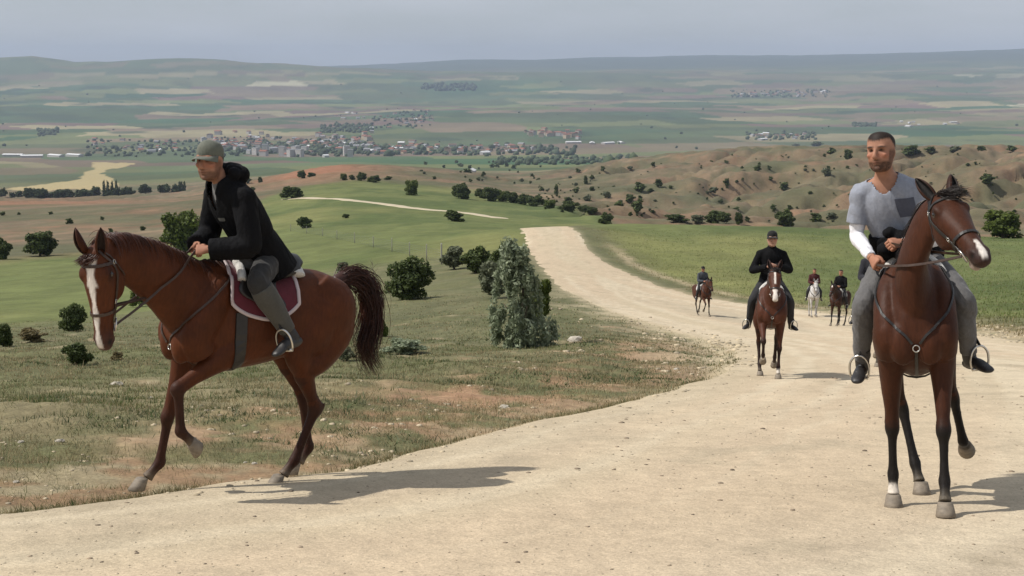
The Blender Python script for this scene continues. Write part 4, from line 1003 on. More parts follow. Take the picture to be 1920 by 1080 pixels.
    for (la_, up_, dn_, hw_, hh_, pm, pn_) in R.get('patches', []):
        G = np.zeros((7, 7, 3)); GN = np.zeros_like(G)
        for i in range(7):
            for j in range(7):
                vv = (j / 6 - .5) * 2; uu = (i / 6 - .5) * 2 * (1 - .12 * max(0, -vv)); c = chest + sl * (la_ + uu * hw_) + sp * (dn_ + .09 + vv * hh_); p, no = cast(tb, c + fwd_t * .6, c, .0015 if 'tag' not in pn_ else .003); G[i, j] = p; GN[i, j] = no
        Vp = np.vstack([G.reshape(-1, 3), (G + GN * .003).reshape(-1, 3)]); Fp = []
        for i in range(6):
            for j in range(6): qd = (i * 7 + j, i * 7 + j + 1, (i + 1) * 7 + j + 1, (i + 1) * 7 + j); Fp.append(tuple(k_ + 49 for k_ in qd)); Fp.append(qd[::-1])
        obj(pn_, pmesh(pn_, (Vp, Fp)), pm, torso_o)
    if R.get('tied'):
        # dark sweater tied round the waist, its knot and sleeves hanging in front
        wv_ = [loft([(*(pel - sp * .06), .165, .185, .225 * k, *sl_p), (*(pel + sp * .08), .165, .170, .215 * k, *sl_p), (*(pel + sp * .19), .145, .145, .185 * k, *sl_p)], seg=24)[:2]]
        kf = pel + fwd_t * .20 + sp * .11 - sl * .03
        for (a_, b_, c_, r_) in ((.0, .06, .0, .055), (.05, .10, .03, .05), (-.06, .02, .03, .05), (.03, -.02, .05, .045), (-.02, .13, .02, .04), (.08, .05, .02, .045), (.10, .12, .0, .035)): wv_.append(ball(kf + sl * a_ + sp * b_ + fwd_t * c_, (r_ * 1.15, r_ * 1.35, r_ * 1.0)))
        for s_ in (-1, 1): wv_.append(loft([(*(kf), .03, .03, .04), (*(kf + sl * .12 * s_ - sp * .05 + fwd_t * .01), .03, .03, .045), (*(kf + sl * .17 * s_ - sp * .16 - fwd_t * .03), .025, .025, .04)], (0, 0, 1), 12)[:2])
        garment('tied_sweater', wv_, cm.get('tied', M_BLACKJ), vox * 1.3, 3, .012, 18, 71)
    D = dict(root=root, J=J, hpt=hpt, hf=hf, hs=hs, hu=hu, head=head, top=torso_o, sl=sl, sp=sp)
    tr = [loft([(*(pel + sp * .10), .115, .12, .165 * k), (*pel, .122, .135, .182 * k), (*(pel - sp * .09), .10, .12, .165 * k)], sl_p, 22)[:2]]
    for q_, s in sides:
        hp_, kn, an = J['hip' + q_], J['kn' + q_], J['an' + q_]; tr.append(limb(lerp(hp_, kn, -.06), kn, lerp(kn, an, (.55 if R.get('chaps') else .95)), LR, (0, 1, 0), .014))
    garment('trousers', tr, cm['bottom'], vox * 1.2, 4, .011, 16, 31)
    for q_, s in sides:
        kn, an, toe = J['kn' + q_], J['an' + q_], J['toe' + q_]; fd = nrm(toe - an); dn = nrm(an - kn); heel = an + dn * .075 - fd * .055
        b = [loft([(*lerp(kn, an, R.get('boot_from', .74)), .058, .060, .056), (*lerp(kn, an, .88), .050, .052, .048), (*an, .050, .054, .046), (*(an + dn * .05), .045, .055, .042)], (0, 1, 0), 16)[:2],
             loft([(*heel, .030, .028, .030), (*(heel + fd * .06 + dn * -.005), .045, .036, .038), (*(an + fd * .10 + dn * .05), .042, .034, .040), (*(an + fd * .17 + dn * .062), .030, .026, .045), (*(an + fd * .225 + dn * .068), .022, .018, .038), (*(an + fd * .248 + dn * .070), .010, .010, .02)], (0, 1, 0), 16)[:2]]
        garment('boot', b, cm['boot'], vox * 1.1, 3, .002, 20, 41)
    if R.get('chaps'):
        for q_, s in sides:
            kn, an = J['kn' + q_], J['an' + q_]; garment('half_chap', [loft([(*lerp(kn, an, .12), .080, .082, .080), (*lerp(kn, an, .35), .086, .086, .083), (*lerp(kn, an, .7), .069, .069, .067), (*lerp(kn, an, .94), .058, .060, .056)], (0, 1, 0), 18)[:2]], cm['chaps'], vox * 1.2, 3, .004, 14, 51)
    if R.get('cap') is not None:
        HK = 1.05
        dome = [loft([(*hpt(-.004, 0, .030), .098, .104, .085, *hs), (*hpt(-.004, 0, .065), .099, .106, .087, *hs), (*hpt(-.006, 0, .100), .088, .095, .077, *hs), (*hpt(-.008, 0, .126), .060, .066, .054, *hs), (*hpt(-.01, 0, .136), .02, .02, .02, *hs)], seg=24)[:2]] if sg > 0 else [loft([(*hpt(-.004, 0, .030), .104, .098, .085, *hs), (*hpt(-.004, 0, .065), .106, .099, .087, *hs), (*hpt(-.006, 0, .100), .095, .088, .077, *hs), (*hpt(-.008, 0, .126), .066, .060, .054, *hs), (*hpt(-.01, 0, .136), .02, .02, .02, *hs)], seg=24)[:2]]
        capo = obj('cap', pmesh('cap', dome[0]), R['cap'], root)
        Vb = []; F = []; m = 15
        for lay in (0, 1):
            for i in range(4):
                for j in range(m):
                    a = (j / (m - 1) - .5) * 2.5; r = (.092 + .068 * i / 3 * math.cos(a * .62) ** .8); Vb.append(hpt(r * math.cos(a) * (1.0), .088 * math.sin(a) * (1 + .02 * i), .036 - .010 * i / 3 - .030 * abs(math.sin(a)) ** 2 * i / 3 + .004 * lay))
        o = 4 * m
        for i in range(3):
            for j in range(m - 1): qd = (i * m + j, i * m + j + 1, (i + 1) * m + j + 1, (i + 1) * m + j); F.append(qd); F.append(tuple(x + o for x in qd)[::-1])
        for j in range(m - 1): F.append((3 * m + j, 3 * m + j + 1, 3 * m + j + 1 + o, 3 * m + j + o)); F.append((j, j + 1, j + 1 + o, j + o))
        obj('brim', pmesh('brim', (np.array(Vb), F)), R['cap'], capo)
    return D
# ------------------------------------------------------------------ who rides what
M_PADRED = mat('burgundy_cloth', (0.105, 0.012, 0.022), rough=0.85, sheen=0.3, noise=[(20, 0.2)], bump=[(180, 0.5, 0.004)])
M_PIPE = mat('pale_piping', (0.50, 0.42, 0.42), rough=0.8)
M_PADWHITE = mat('white_cloth', (0.55, 0.54, 0.52), rough=0.9, noise=[(20, 0.1)], bump=[(150, 0.4, 0.004)])
M_PADBLACK = mat('black_cloth', (0.02, 0.02, 0.022), rough=0.9, noise=[(20, 0.2)])
CHESTNUT = dict(key='chestnut', tuck=.045, rear=.77, pad_x=(-.10, .42), coat=(0.074, 0.0205, 0.0062), points=(0.024, 0.010, 0.007), hair=(0.046, 0.014, 0.007), dark_leg=.75, voxel=0.011, muzzle=(0.06, 0.03, 0.025),
  legs=dict(rf=dict(a=(15, 8, 40, 45), lat=-.02), lf=dict(a=(58, -6, -50, -68), dx=-.16, dz=.03, flat=False, lat=.06), lh=dict(a=(-26, 20, 38, 44), dx=.06, sdx=.0, lat=-.03), rh=dict(a=(-30, -10, 34, 42), lat=-.05, dx=.0)),
  neck=[(.44, 0, 1.20, .30, .28, .17), (.62, .01, 1.31, .27, .255, .155), (.85, .04, 1.47, .215, .215, .125), (1.08, .10, 1.58, .175, .175, .102), (1.26, .165, 1.635, .138, .142, .086), (1.38, .23, 1.64, .098, .108, .070)],
  poll=(1.41, .25, 1.655), head_dir=(-.12, .04, -.99), head_face=(.83, .55, -.04), head_scale=1.03,
  white=[(.03, .20, -.004, .032), (.16, .58, -.006, .018)], socks={},
  tail=[(-.70, 0, 1.44), (-.84, 0, 1.505), (-.97, .02, 1.44), (-1.03, .03, 1.28), (-1.02, .04, 1.11), (-.98, .05, .97), (-1.07, .07, .84)], tail_spread=.050, tail_n=1300, mane_side=-1, mane_up=.22, mane_fall=.45, mane_len=.17, ear=(-.93, .22, .20), fore_len=.08, fore_dir=(.3, .0, -.8),
  pad=M_PADRED, piping=M_PIPE, tack='brown')
BAY = dict(key='bay', slim=.87, tuck=.02, coat=(0.050, 0.0158, 0.0066), points=(0.010, 0.008, 0.007), hair=(0.016, 0.010, 0.008), voxel=0.011, muzzle=(0.030, 0.018, 0.016),
  legs=dict(rf=dict(a=(-12, -6, 14, 20), lat=.02, flat=True), lf=dict(a=(14, 4, 26, 32), lat=-.02), rh=dict(a=(-22, 14, 25, 30), lat=-.18, dx=.12), lh=dict(a=(-36, -30, -70, -80), flat=False, lat=.16)),
  neck=[(.46, 0, 1.22, .30, .28, .17), (.60, 0, 1.36, .235, .245, .12), (.73, -.0, 1.53, .165, .18, .085), (.83, .05, 1.68, .13, .145, .070), (.91, .11, 1.79, .105, .125, .068), (.95, .155, 1.84, .08, .10, .064)],
  poll=(.97, .17, 1.86), head_dir=(.72, .33, -.61), head_face=(.62, .16, .77), lip=.035, lip_white=True, head_scale=1.02,
  white=[(.03, .085, .012, .030), (.45, .585, .0, .017)], socks=dict(rf=.80),
  tail=[(-.70, 0, 1.44), (-.82, 0, 1.42), (-.90, .0, 1.30), (-.93, .0, 1.15), (-.92, .0, .98)], mane_side=1, mane_len=.12, fore_len=.13, fore_dir=(.40, .05, .65), ear=(-.92, .30, .32), dust=.25,
  pad=M_PADBLACK, piping=None)
def variant(base, **kw):
    d = dict(base); d.update(kw); return d
NECKUP = dict(neck=[(.46, 0, 1.22, .30, .28, .17), (.60, 0, 1.34, .24, .245, .14), (.76, 0, 1.49, .18, .20, .11), (.90, 0, 1.62, .145, .165, .09), (.99, 0, 1.71, .115, .13, .08), (1.05, 0, 1.75, .085, .10, .066)], poll=(1.07, 0, 1.77), head_dir=(.55, .0, -.83), head_face=(.83, .0, .55))
STAND = dict(rf=dict(a=(4, -2, 22, 30), lat=-.03), lf=dict(a=(-4, -4, 22, 30), lat=-.03), rh=dict(a=(-34, 4, 28, 34), lat=-.03), lh=dict(a=(-30, 8, 28, 34), lat=-.03, dx=.06))
TROT = dict(lf=dict(a=(6, 0, 24, 32), lat=-.03), rf=dict(a=(40, -38, -60, -70), flat=False, lat=-.03), rh=dict(a=(-26, 14, 30, 36), lat=-.05, dx=.08), lh=dict(a=(-44, -20, -40, -50), flat=False, lat=-.03))
MID = variant(BAY, key='brown', coat=(0.075, 0.026, 0.014), points=(0.022, 0.011, 0.008), legs=TROT, voxel=.016, white=[(.08, .30, .0, .016), (.40, .60, 0, .04)], socks=dict(lf=.78, rf=.80), lip_white=True, lip=0.0, fore_len=.08, head_scale=1.0, pad=M_PADWHITE, **NECKUP)
FARA = variant(BAY, key='far_bay', legs=TROT, voxel=.022, white=[], socks={}, lip=0.0, lip_white=False, pad=M_PADWHITE, coat=(0.065, 0.023, 0.012), tail_n=60, **NECKUP)
GREY = variant(FARA, key='grey', coat=(0.52, 0.50, 0.48), points=(0.30, 0.28, 0.27), hair=(0.45, 0.43, 0.41), muzzle=(0.16, 0.14, 0.14), legs=STAND, dark_leg=.5)
DARK = variant(FARA, key='dark_brown', coat=(0.044, 0.018, 0.011), legs=STAND, white=[(.05, .18, 0, .02)])
def person_joints(pelvis=(.10, 0, 1.645), lean=(.12, 0, .46), **over):
    p = np.array(pelvis, float); ch = p + np.array(lean) * .72; nk = p + np.array(lean) * 1.16; hd = nk + nrm(lean) * .070 + np.array([.050, 0, .072])
    J = dict(pelvis=p, chest=ch, neck=nk, head=hd)
    for q, s in (('l', 1), ('r', -1)):
        J['sh' + q] = lerp(ch, nk, .48) + np.array([0, .190 * s, 0]); J['hip' + q] = p + np.array([.02, .105 * s, -.02])
        J['kn' + q] = np.array([.40, .315 * s, 1.36]); J['an' + q] = np.array([.17, .345 * s, .985]); J['toe' + q] = np.array([.36, .375 * s, .955])
        J['wr' + q] = np.array([.52, .07 * s, 1.72]); J['el' + q] = np.array([.25, .26 * s, 1.76])
    for k, v in over.items(): J[k] = np.array(v, float)
    return J
# ------------------------------------------------------------------ riders and horses on the road
def place(roots, xp, D, heading, roll=0.0):
    p = ground_at(xp, D); h = math.radians(heading); e = .6
    z0 = float(height(np.array([p[0] - e * math.cos(h)]), np.array([p[1] - e * math.sin(h)]))[0]); z1 = float(height(np.array([p[0] + e * math.cos(h)]), np.array([p[1] + e * math.sin(h)]))[0])
    pit = math.atan2(z1 - z0, 2 * e); M_ = Matrix.Translation(Vector((p[0], p[1], (z0 + z1) / 2 + 0.012))) @ Matrix.Rotation(h, 4, 'Z') @ Matrix.Rotation(-pit, 4, 'Y') @ Matrix.Rotation(math.radians(roll), 4, 'X')
    for r in roots: r.matrix_world = M_
    return M_
def lowest(D):
    return min(p[4][2] for p in D['legs'].values())
def reins(D, Rr, J, sag=.05):
    for s, q in ((1, 'l'), (-1, 'r')):
        a = D['ring'][s]; w = J['wr' + q]; el = J['el' + q]; b = w + nrm(Rr['J']['wr' + q] - Rr['J']['el' + q]) * .085
        nb = np.array(D['N'])[2]; mid = lerp(a, b, .5) + np.array([0, .05 * s, -sag])
        P = []
        for t in np.linspace(0, 1, 16):
            p = (1 - t) ** 2 * a + 2 * t * (1 - t) * mid + t * t * b; loc, no, i, d = D['bv'].find_nearest(Vector(p))
            if loc is not None and (Vector(p) - loc).dot(no) < .012: p = np.array(loc + no * .014)
            P.append(p)
        obj('rein', pmesh('rein', strap(P, [np.array([0, s * 1.0, .2])] * 16, .016 if D['near'] else .026, .005), False), M_LEATHER if not D['near'] else M_BROWNLEATHER, D['root'])
M_BLACKJ = cloth('black_jacket', (0.0065, 0.0065, 0.0075), rough=.85, bs=1.6, sheen=0.0, spec=.12); M_DKTROUSER = cloth('dark_trousers', (0.032, 0.031, 0.030)); M_CHAPG = cloth('grey_half_chaps', (0.075, 0.072, 0.062))
M_CAPG = cloth('olive_cap', (0.125, 0.132, 0.105)); M_TEE = cloth('grey_tshirt', (0.255, 0.272, 0.320), bs=.7); M_WHITE = cloth('white_cotton', (0.70, 0.70, 0.74), bs=1.2); M_GREYT = cloth('grey_trousers', (0.115, 0.112, 0.112), bs=1.4); M_NAVY = cloth('navy_sweater', (0.020, 0.020, 0.026)); M_GREYIN = cloth('grey_shirt', (0.16, 0.155, 0.15))
M_BOOT = mat('black_boot', (0.020, 0.018, 0.018), rough=.5, noise=[(30, .3)]); M_REDT = cloth('maroon_top', (0.055, 0.012, 0.012)); M_BLUEJ = cloth('blue_grey_jacket', (0.055, 0.062, 0.075)); M_POCKET = cloth('slate_pocket', (0.075, 0.080, 0.105)); M_BLACKCAP = cloth('black_cap', (0.012, 0.012, 0.012))
def finish(D, R, J, C, spread=1.0):
    for q, s in (('l', 1), ('r', -1)):
        an, toe, kn = J['an' + q], J['toe' + q], J['kn' + q]; fd = nrm(toe - an); dn = nrm(an - kn)
        stirrup(D['root'], (.17, .20 * s, 1.40), an + fd * .115 + dn * .082, fd)
    reins(D, R, J, C.get('sag', .05))
# -- the chestnut on the left edge of the road
LH = make_horse(CHESTNUT); tack(LH, CHESTNUT)
JL = person_joints(pelvis=(.08, 0, 1.625), lean=(.325, 0, .44), knl=(.31, .31, 1.49), anl=(.05, .35, 1.13), toel=(.23, .43, 1.07), knr=(.31, -.31, 1.49), anr=(.05, -.35, 1.13), toer=(.23, -.43, 1.07),
                   wrl=(.57, .10, 1.68), ell=(.36, .28, 1.72), wrr=(.58, -.06, 1.69), elr=(.38, -.27, 1.74))
LR_ = make_rider(dict(J=JL, look=(1, .55, -.12), head_up=(.12, 0, 1), mats=dict(top=M_BLACKJ, bottom=M_DKTROUSER, boot=M_BOOT, chaps=M_CHAPG), hood=True, cap=M_CAPG, chaps=True, beard=.65, bulk=.034, hair=True, voxel=.0075, vneck=(.16, .055), shirt=M_GREYIN, patches=[(.03, .15, -.06, .035, .012, M_CHAPG, 'sleeve_tag')]))
finish(LH, LR_, JL, CHESTNUT)
place([LH['root'], LR_['root']], 486, 9.2, 221)
# -- the bay close by on the right
RH = make_horse(BAY); tack(RH, BAY)
JR = person_joints(pelvis=(.10, -.03, 1.60), lean=(.19, -.10, .44), knl=(.38, .30, 1.29), anl=(.14, .33, .93), toel=(.31, .42, .90), knr=(.38, -.31, 1.28), anr=(.14, -.335, .90), toer=(.33, -.36, .85),
                   wrl=(.50, -.06, 1.66), ell=(.29, .16, 1.68), wrr=(.46, -.24, 1.57), elr=(.22, -.34, 1.73))
JR['shl'] += np.array([0, -.02, -.01]); JR['shr'] += np.array([0, .02, -.01])
RR = make_rider(dict(J=JR, look=(.9, -.35, -.05), head_up=(.1, 0, 1), mats=dict(top=M_TEE, bottom=M_GREYT, boot=M_BOOT, under=M_WHITE), sleeve='short', top_name='t_shirt', bulk=.016, beard=.9, voxel=.0075, build=1.08, skirt=False, vneck=(.085, .085), tied=True, patches=[(.085, .085, -.07, .058, .062, M_POCKET, 'pocket')]))
finish(RH, RR, JR, BAY)
place([RH['root'], RR['root']], 1726, 8.45, 253, 5.0)

# -- riders further down the road
def rider(Cf, xp, D, heading, mats, J=None, **kw):
    h = make_horse(Cf); tack(h, Cf); j = J or person_joints(pelvis=(.10, 0, 1.60), lean=(.10, 0, .47), knl=(.38, .31, 1.29), anl=(.16, .345, .90), toel=(.35, .39, .87), knr=(.38, -.31, 1.29), anr=(.16, -.345, .90), toer=(.35, -.39, .87), wrl=(.48, .07, 1.70), ell=(.24, .25, 1.72), wrr=(.48, -.07, 1.70), elr=(.24, -.25, 1.72))
    r = make_rider(dict(J=j, look=kw.pop('look', (1, 0, -.1)), head_up=(.12, 0, 1), mats=mats, **kw)); finish(h, r, j, Cf); place([h['root'], r['root']], xp, D, heading); return h, r
JM = person_joints(pelvis=(.10, 0, 1.62), lean=(.10, 0, .48), knl=(.36, .31, 1.29), anl=(.14, .345, .90), toel=(.32, .42, .87), knr=(.36, -.31, 1.29), anr=(.14, -.345, .90), toer=(.32, -.42, .87), wrl=(.44, .05, 1.87), ell=(.22, .31, 1.80), wrr=(.44, -.07, 1.85), elr=(.22, -.32, 1.78))
BLK = dict(top=M_BLACKJ, bottom=M_PADBLACK, boot=M_BOOT)
MH, MR = rider(MID, 1440, 21.7, 262, BLK, JM, cap=M_BLACKCAP, collar=True, bulk=.016, voxel=.013, skin=(.42, .25, .18))
FH, FR = rider(FARA, 1316, 62.5, 284, dict(top=M_BLUEJ, bottom=M_PADBLACK, boot=M_BOOT), cap=M_BLACKCAP, bulk=.02, voxel=.016)
WH, WR = rider(GREY, 1524, 64.0, 262, dict(top=M_REDT, bottom=M_PADBLACK, boot=M_BOOT), bulk=.02, voxel=.016, hair=True)
BH, BR = rider(DARK, 1572, 55.0, 236, BLK, bulk=.02, voxel=.016, hair=True)
HH, HR_ = rider(variant(DARK, legs=TROT), 1630, 25.5, 256, dict(top=M_NAVY, bottom=M_PADBLACK, boot=M_BOOT), bulk=.016, voxel=.015)

# -- LABELS
GH = 'horses ridden up the gravel road'; GP = 'riders on the gravel road'
for D_, lab in ((LH, 'chestnut horse with long white blaze and burgundy saddle cloth stepping along the road edge'), (RH, 'bay horse with white star and open mouth trotting with head turned aside'), (MH, 'brown horse with white muzzle trotting under the black clad rider with raised hands'), (FH, 'distant bay horse walking away from the green field with white saddle cloth'), (WH, 'white horse walking up the road beside a dark brown one'), (BH, 'dark brown horse standing next to the white horse'), (HH, 'dark horse mostly hidden behind the leg of the grey shirted rider')): tag(D_['root'], lab, 'horse', GH)
for D_, lab in ((LR_, 'rider in black hooded jacket and olive cap leaning forward on the chestnut horse'), (RR, 'bearded rider in grey t-shirt over white long sleeves on the bay horse'), (MR, 'rider all in black with black cap holding the reins high'), (FR, 'distant rider in blue grey jacket and dark cap on the bay with white saddle cloth'), (WR, 'distant rider in dark red top on the white horse'), (BR, 'distant bareheaded rider in black on the dark brown horse'), (HR_, 'rider in dark sweater hidden behind the grey shirted rider')): tag(D_['root'], lab, 'person', GP)
# ------------------------------------------------------------------ plants, stones, fence, far town
def hit_full(xp, yp, d0=4.0, d1=20000.0):
    for n in (200, 24, 16):
        D = np.exp(np.linspace(math.log(d0), math.log(d1), n)); P = pix2pt(np.full_like(D, xp), np.full_like(D, yp), D)
        z = height(P[:, 0], P[:, 1]); m = P[:, 2] <= z
        if not m.any(): return None
        k = int(np.argmax(m)); d0, d1 = D[max(k - 1, 0)], D[k]
    return P[k, 0], P[k, 1], z[k], D[k]
def leaf_cloud(lobes, n, size, seed, shell=.55, up=.25, asp=1.7, zmin=0.0, cols=None, clump=0):
    """leaf faces through a crown of ellipsoid lobes -> V, F(quads), colour"""
    r = np.random.default_rng(seed); L = np.array([l[:6] for l in lobes], float); w = L[:, 3] * L[:, 4] * L[:, 5]; w = w ** .8; w /= w.sum()
    k = r.choice(len(L), n, p=w); d = r.normal(size=(n, 3)); d /= np.linalg.norm(d, axis=1)[:, None]
    rad = shell + (1.04 - shell) * r.random(n) ** .6
    rad = rad * (1 + .16 * np.sin(d[:, 0] * 7 + seed) * np.sin(d[:, 1] * 6 + k) + .12 * np.sin(d[:, 2] * 9 + k * 2))
    P = L[k, :3] + d * L[k, 3:6] * rad[:, None]
    keep = P[:, 2] > zmin; P, d, k = P[keep], d[keep], k[keep]; n = len(P)
    nn = d * .8 + r.normal(size=(n, 3)) * .7 + np.array([0, 0, up]); nn /= np.linalg.norm(nn, axis=1)[:, None]
    t = np.cross(nn, r.normal(size=(n, 3))); t /= np.linalg.norm(t, axis=1)[:, None]; b = np.cross(nn, t)
    s = size * (.6 + .8 * r.random(n))[:, None]
    V = np.stack([P - t * s * asp * .5, P + b * s * .5, P + t * s * asp * .5 + nn * s * .15, P - b * s * .5], 1).reshape(-1, 3)
    F = np.arange(n * 4).reshape(-1, 4)
    c0, c1 = cols; tt = np.clip(r.random(n) * .75 + .25 * (k % 3) / 2, 0, 1)[:, None]
    C = (np.array(c0) * (1 - tt) + np.array(c1) * tt) * (.75 + .5 * r.random((n, 1)))
    return V, F, np.repeat(C, 4, 0)
M_LEAF = mat('foliage', attr='Col', rough=.6, spec=.25, trans=.35)
M_BARK = mat('bark', (0.075, 0.055, 0.040), rough=.9, noise=[(9, .3)], bump=[((30, 30, 6), .8, .02)])
def leaf_mesh(name, lobes, n, size, seed, **kw):
    V, F, C = leaf_cloud(lobes, n, size, seed, **kw); me = quick_mesh(name, V, F); set_col(me, C); me.materials.append(M_LEAF); return me
def rnd_lobes(seed, n, w, h, base=.08, flat=1.0):
    r = np.random.default_rng(seed); L = [(.04 * w * r.normal(), .04 * w * r.normal(), h * .45, w * .26, w * .26, h * .34)]
    for i in range(int(n * 2.2)):
        a = r.random() * 2 * PI; z = h * (.10 + .74 * r.random()); env = math.sin(PI * min(1, max(.1, (z / h) * .80 + .16))); q = .36 * w * env * (.45 + .65 * r.random()); s = w * (.07 + .10 * r.random())
        L.append((q * math.cos(a), q * math.sin(a), z, s, s, s * (.7 + .5 * r.random()) * flat * h / w))
    return L
GRN = ((.040, .060, .018), (.110, .140, .042)); SILV = ((.14, .175, .10), (.36, .40, .265)); GRYG = ((.085, .10, .055), (.19, .205, .125)); BRT = ((.060, .085, .016), (.135, .17, .035)); DRYB = ((.12, .10, .045), (.24, .19, .09))
def trunk_mesh(seed, h, r0, nb=5, w=.6):
    rr = np.random.default_rng(seed); P = [loft([(0, 0, -.08, r0 * 1.25, r0 * 1.25, r0 * 1.25), (.01, .0, h * .18, r0, r0, r0), (.03 * rr.normal(), .03 * rr.normal(), h * .42, r0 * .7, r0 * .7, r0 * .7), (.05 * rr.normal(), .05 * rr.normal(), h * .75, r0 * .25, r0 * .25, r0 * .25)], (1, 0, 0), 9, 3)[:2]]
    for i in range(nb):
        a = rr.random() * 2 * PI; z = h * (.14 + .3 * rr.random()); e = np.array([math.cos(a) * w * .34, math.sin(a) * w * .34, z + h * (.2 + .25 * rr.random())])
        P.append(loft([(0, 0, z, r0 * .55, r0 * .55, r0 * .55), (*(e * .5 + np.array([0, 0, z * .45])), r0 * .38, r0 * .38, r0 * .38), (*e, r0 * .12, r0 * .12, r0 * .12)], (.3, .9, .1), 7, 3)[:2])
    return pmesh('trunk', join(P))
# prototypes, all one metre high and wide
NEARC = {}
def crown(key, seed, cols, n, size, w=1.0, nl=9, shell=.5, flat=1.0, base=.06):
    k = (key, seed)
    if k not in NEARC: NEARC[k] = leaf_mesh('crown', rnd_lobes(seed, nl, w, 1.0, flat=flat), n, size, seed, cols=cols, shell=shell, zmin=base * .3)
    return NEARC[k]
TR = [trunk_mesh(i, 1.0, .035, 5, .8) for i in range(3)]
for t_ in TR: t_.materials.append(M_BARK)
count = [0]
def put_bush(name, xp, yp, wpx, hpx, me, label, cat, group=None, trunk=True, D=None, rz=None, yaw=True, sink=.03):
    h_ = hit_full(xp, yp) if D is None else None
    if D is not None: g = ground_at(xp, D); X, Y, z, dd = g[0], g[1], g[2], D
    else:
        if h_ is None: return None
        X, Y, z, dd = h_
    w = wpx * dd / FPX; hh = hpx * dd / FPX; count[0] += 1; r_ = (count[0] * 2.399) % 6.283 if rz is None else rz
    if trunk:
        e = empty(name, (X, Y, z - sink * hh), r_); tag(e, label, cat, group)
        t = obj('trunk', TR[count[0] % 3], None, e); t.scale = (w, w, hh * .8); c = obj('crown', me, None, e); c.scale = (w, w, hh); return e
    o = obj(name, me, None, None, (X, Y, z - sink * hh), (0, 0, r_), (w, w, hh)); tag(o, label, cat, group); return o
# -- bushes on the near bank, largest first
rsv = np.random.default_rng(44); lob = []
for k in range(130):
    z = rsv.random() ** 1.15 * .93; cxs = np.interp(z, [0, .2, .4, .6, .8, 1], [.04, .04, 0, -.06, -.10, -.10]); wd = np.interp(z, [0, .12, .3, .5, .7, .85, 1], [.32, .43, .41, .33, .26, .17, .07]); a_ = rsv.random() * 2 * PI; rr0 = wd * math.sqrt(rsv.random()); lob.append((cxs + rr0 * math.cos(a_), rr0 * math.sin(a_) * .8, z, .045 + .03 * rsv.random(), .045 + .03 * rsv.random(), .07 + .05 * rsv.random()))
silver = leaf_mesh('crown', lob, 9500, .024, 11, cols=SILV, shell=.15, asp=2.6, up=.5)
put_bush('olive_bush', 978, 652, 150, 212, silver, 'tall silvery green bush with narrow upright top beside the gravel road', 'bush', rz=0.0)
put_bush('bush', 1012, 604, 56, 92, crown('brt', 21, BRT, 3500, .055), 'yellowish green bush half hidden behind the silvery bush', 'bush')
put_bush('bush', 768, 560, 96, 92, crown('dk', 22, GRN, 6500, .045, nl=14), 'rounded dark green bush standing alone in front of the wire fence', 'bush')
for i, (x, y, w, h, lab) in enumerate([(852, 505, 60, 46, 'grey green shrub next to the pale fence post'), (893, 512, 66, 54, 'dark hedge shrub between the fence post and the silvery bush'), (925, 560, 70, 74, 'dark shrub just behind the left flank of the silvery bush'), (940, 520, 60, 70, 'shrub behind the crown of the silvery bush at the road edge')]):
    put_bush('shrub', x, y, w, h, crown('gg', 30 + i % 2, GRYG if i % 2 == 0 else GRN, 3200, .06, nl=10), lab, 'shrub')
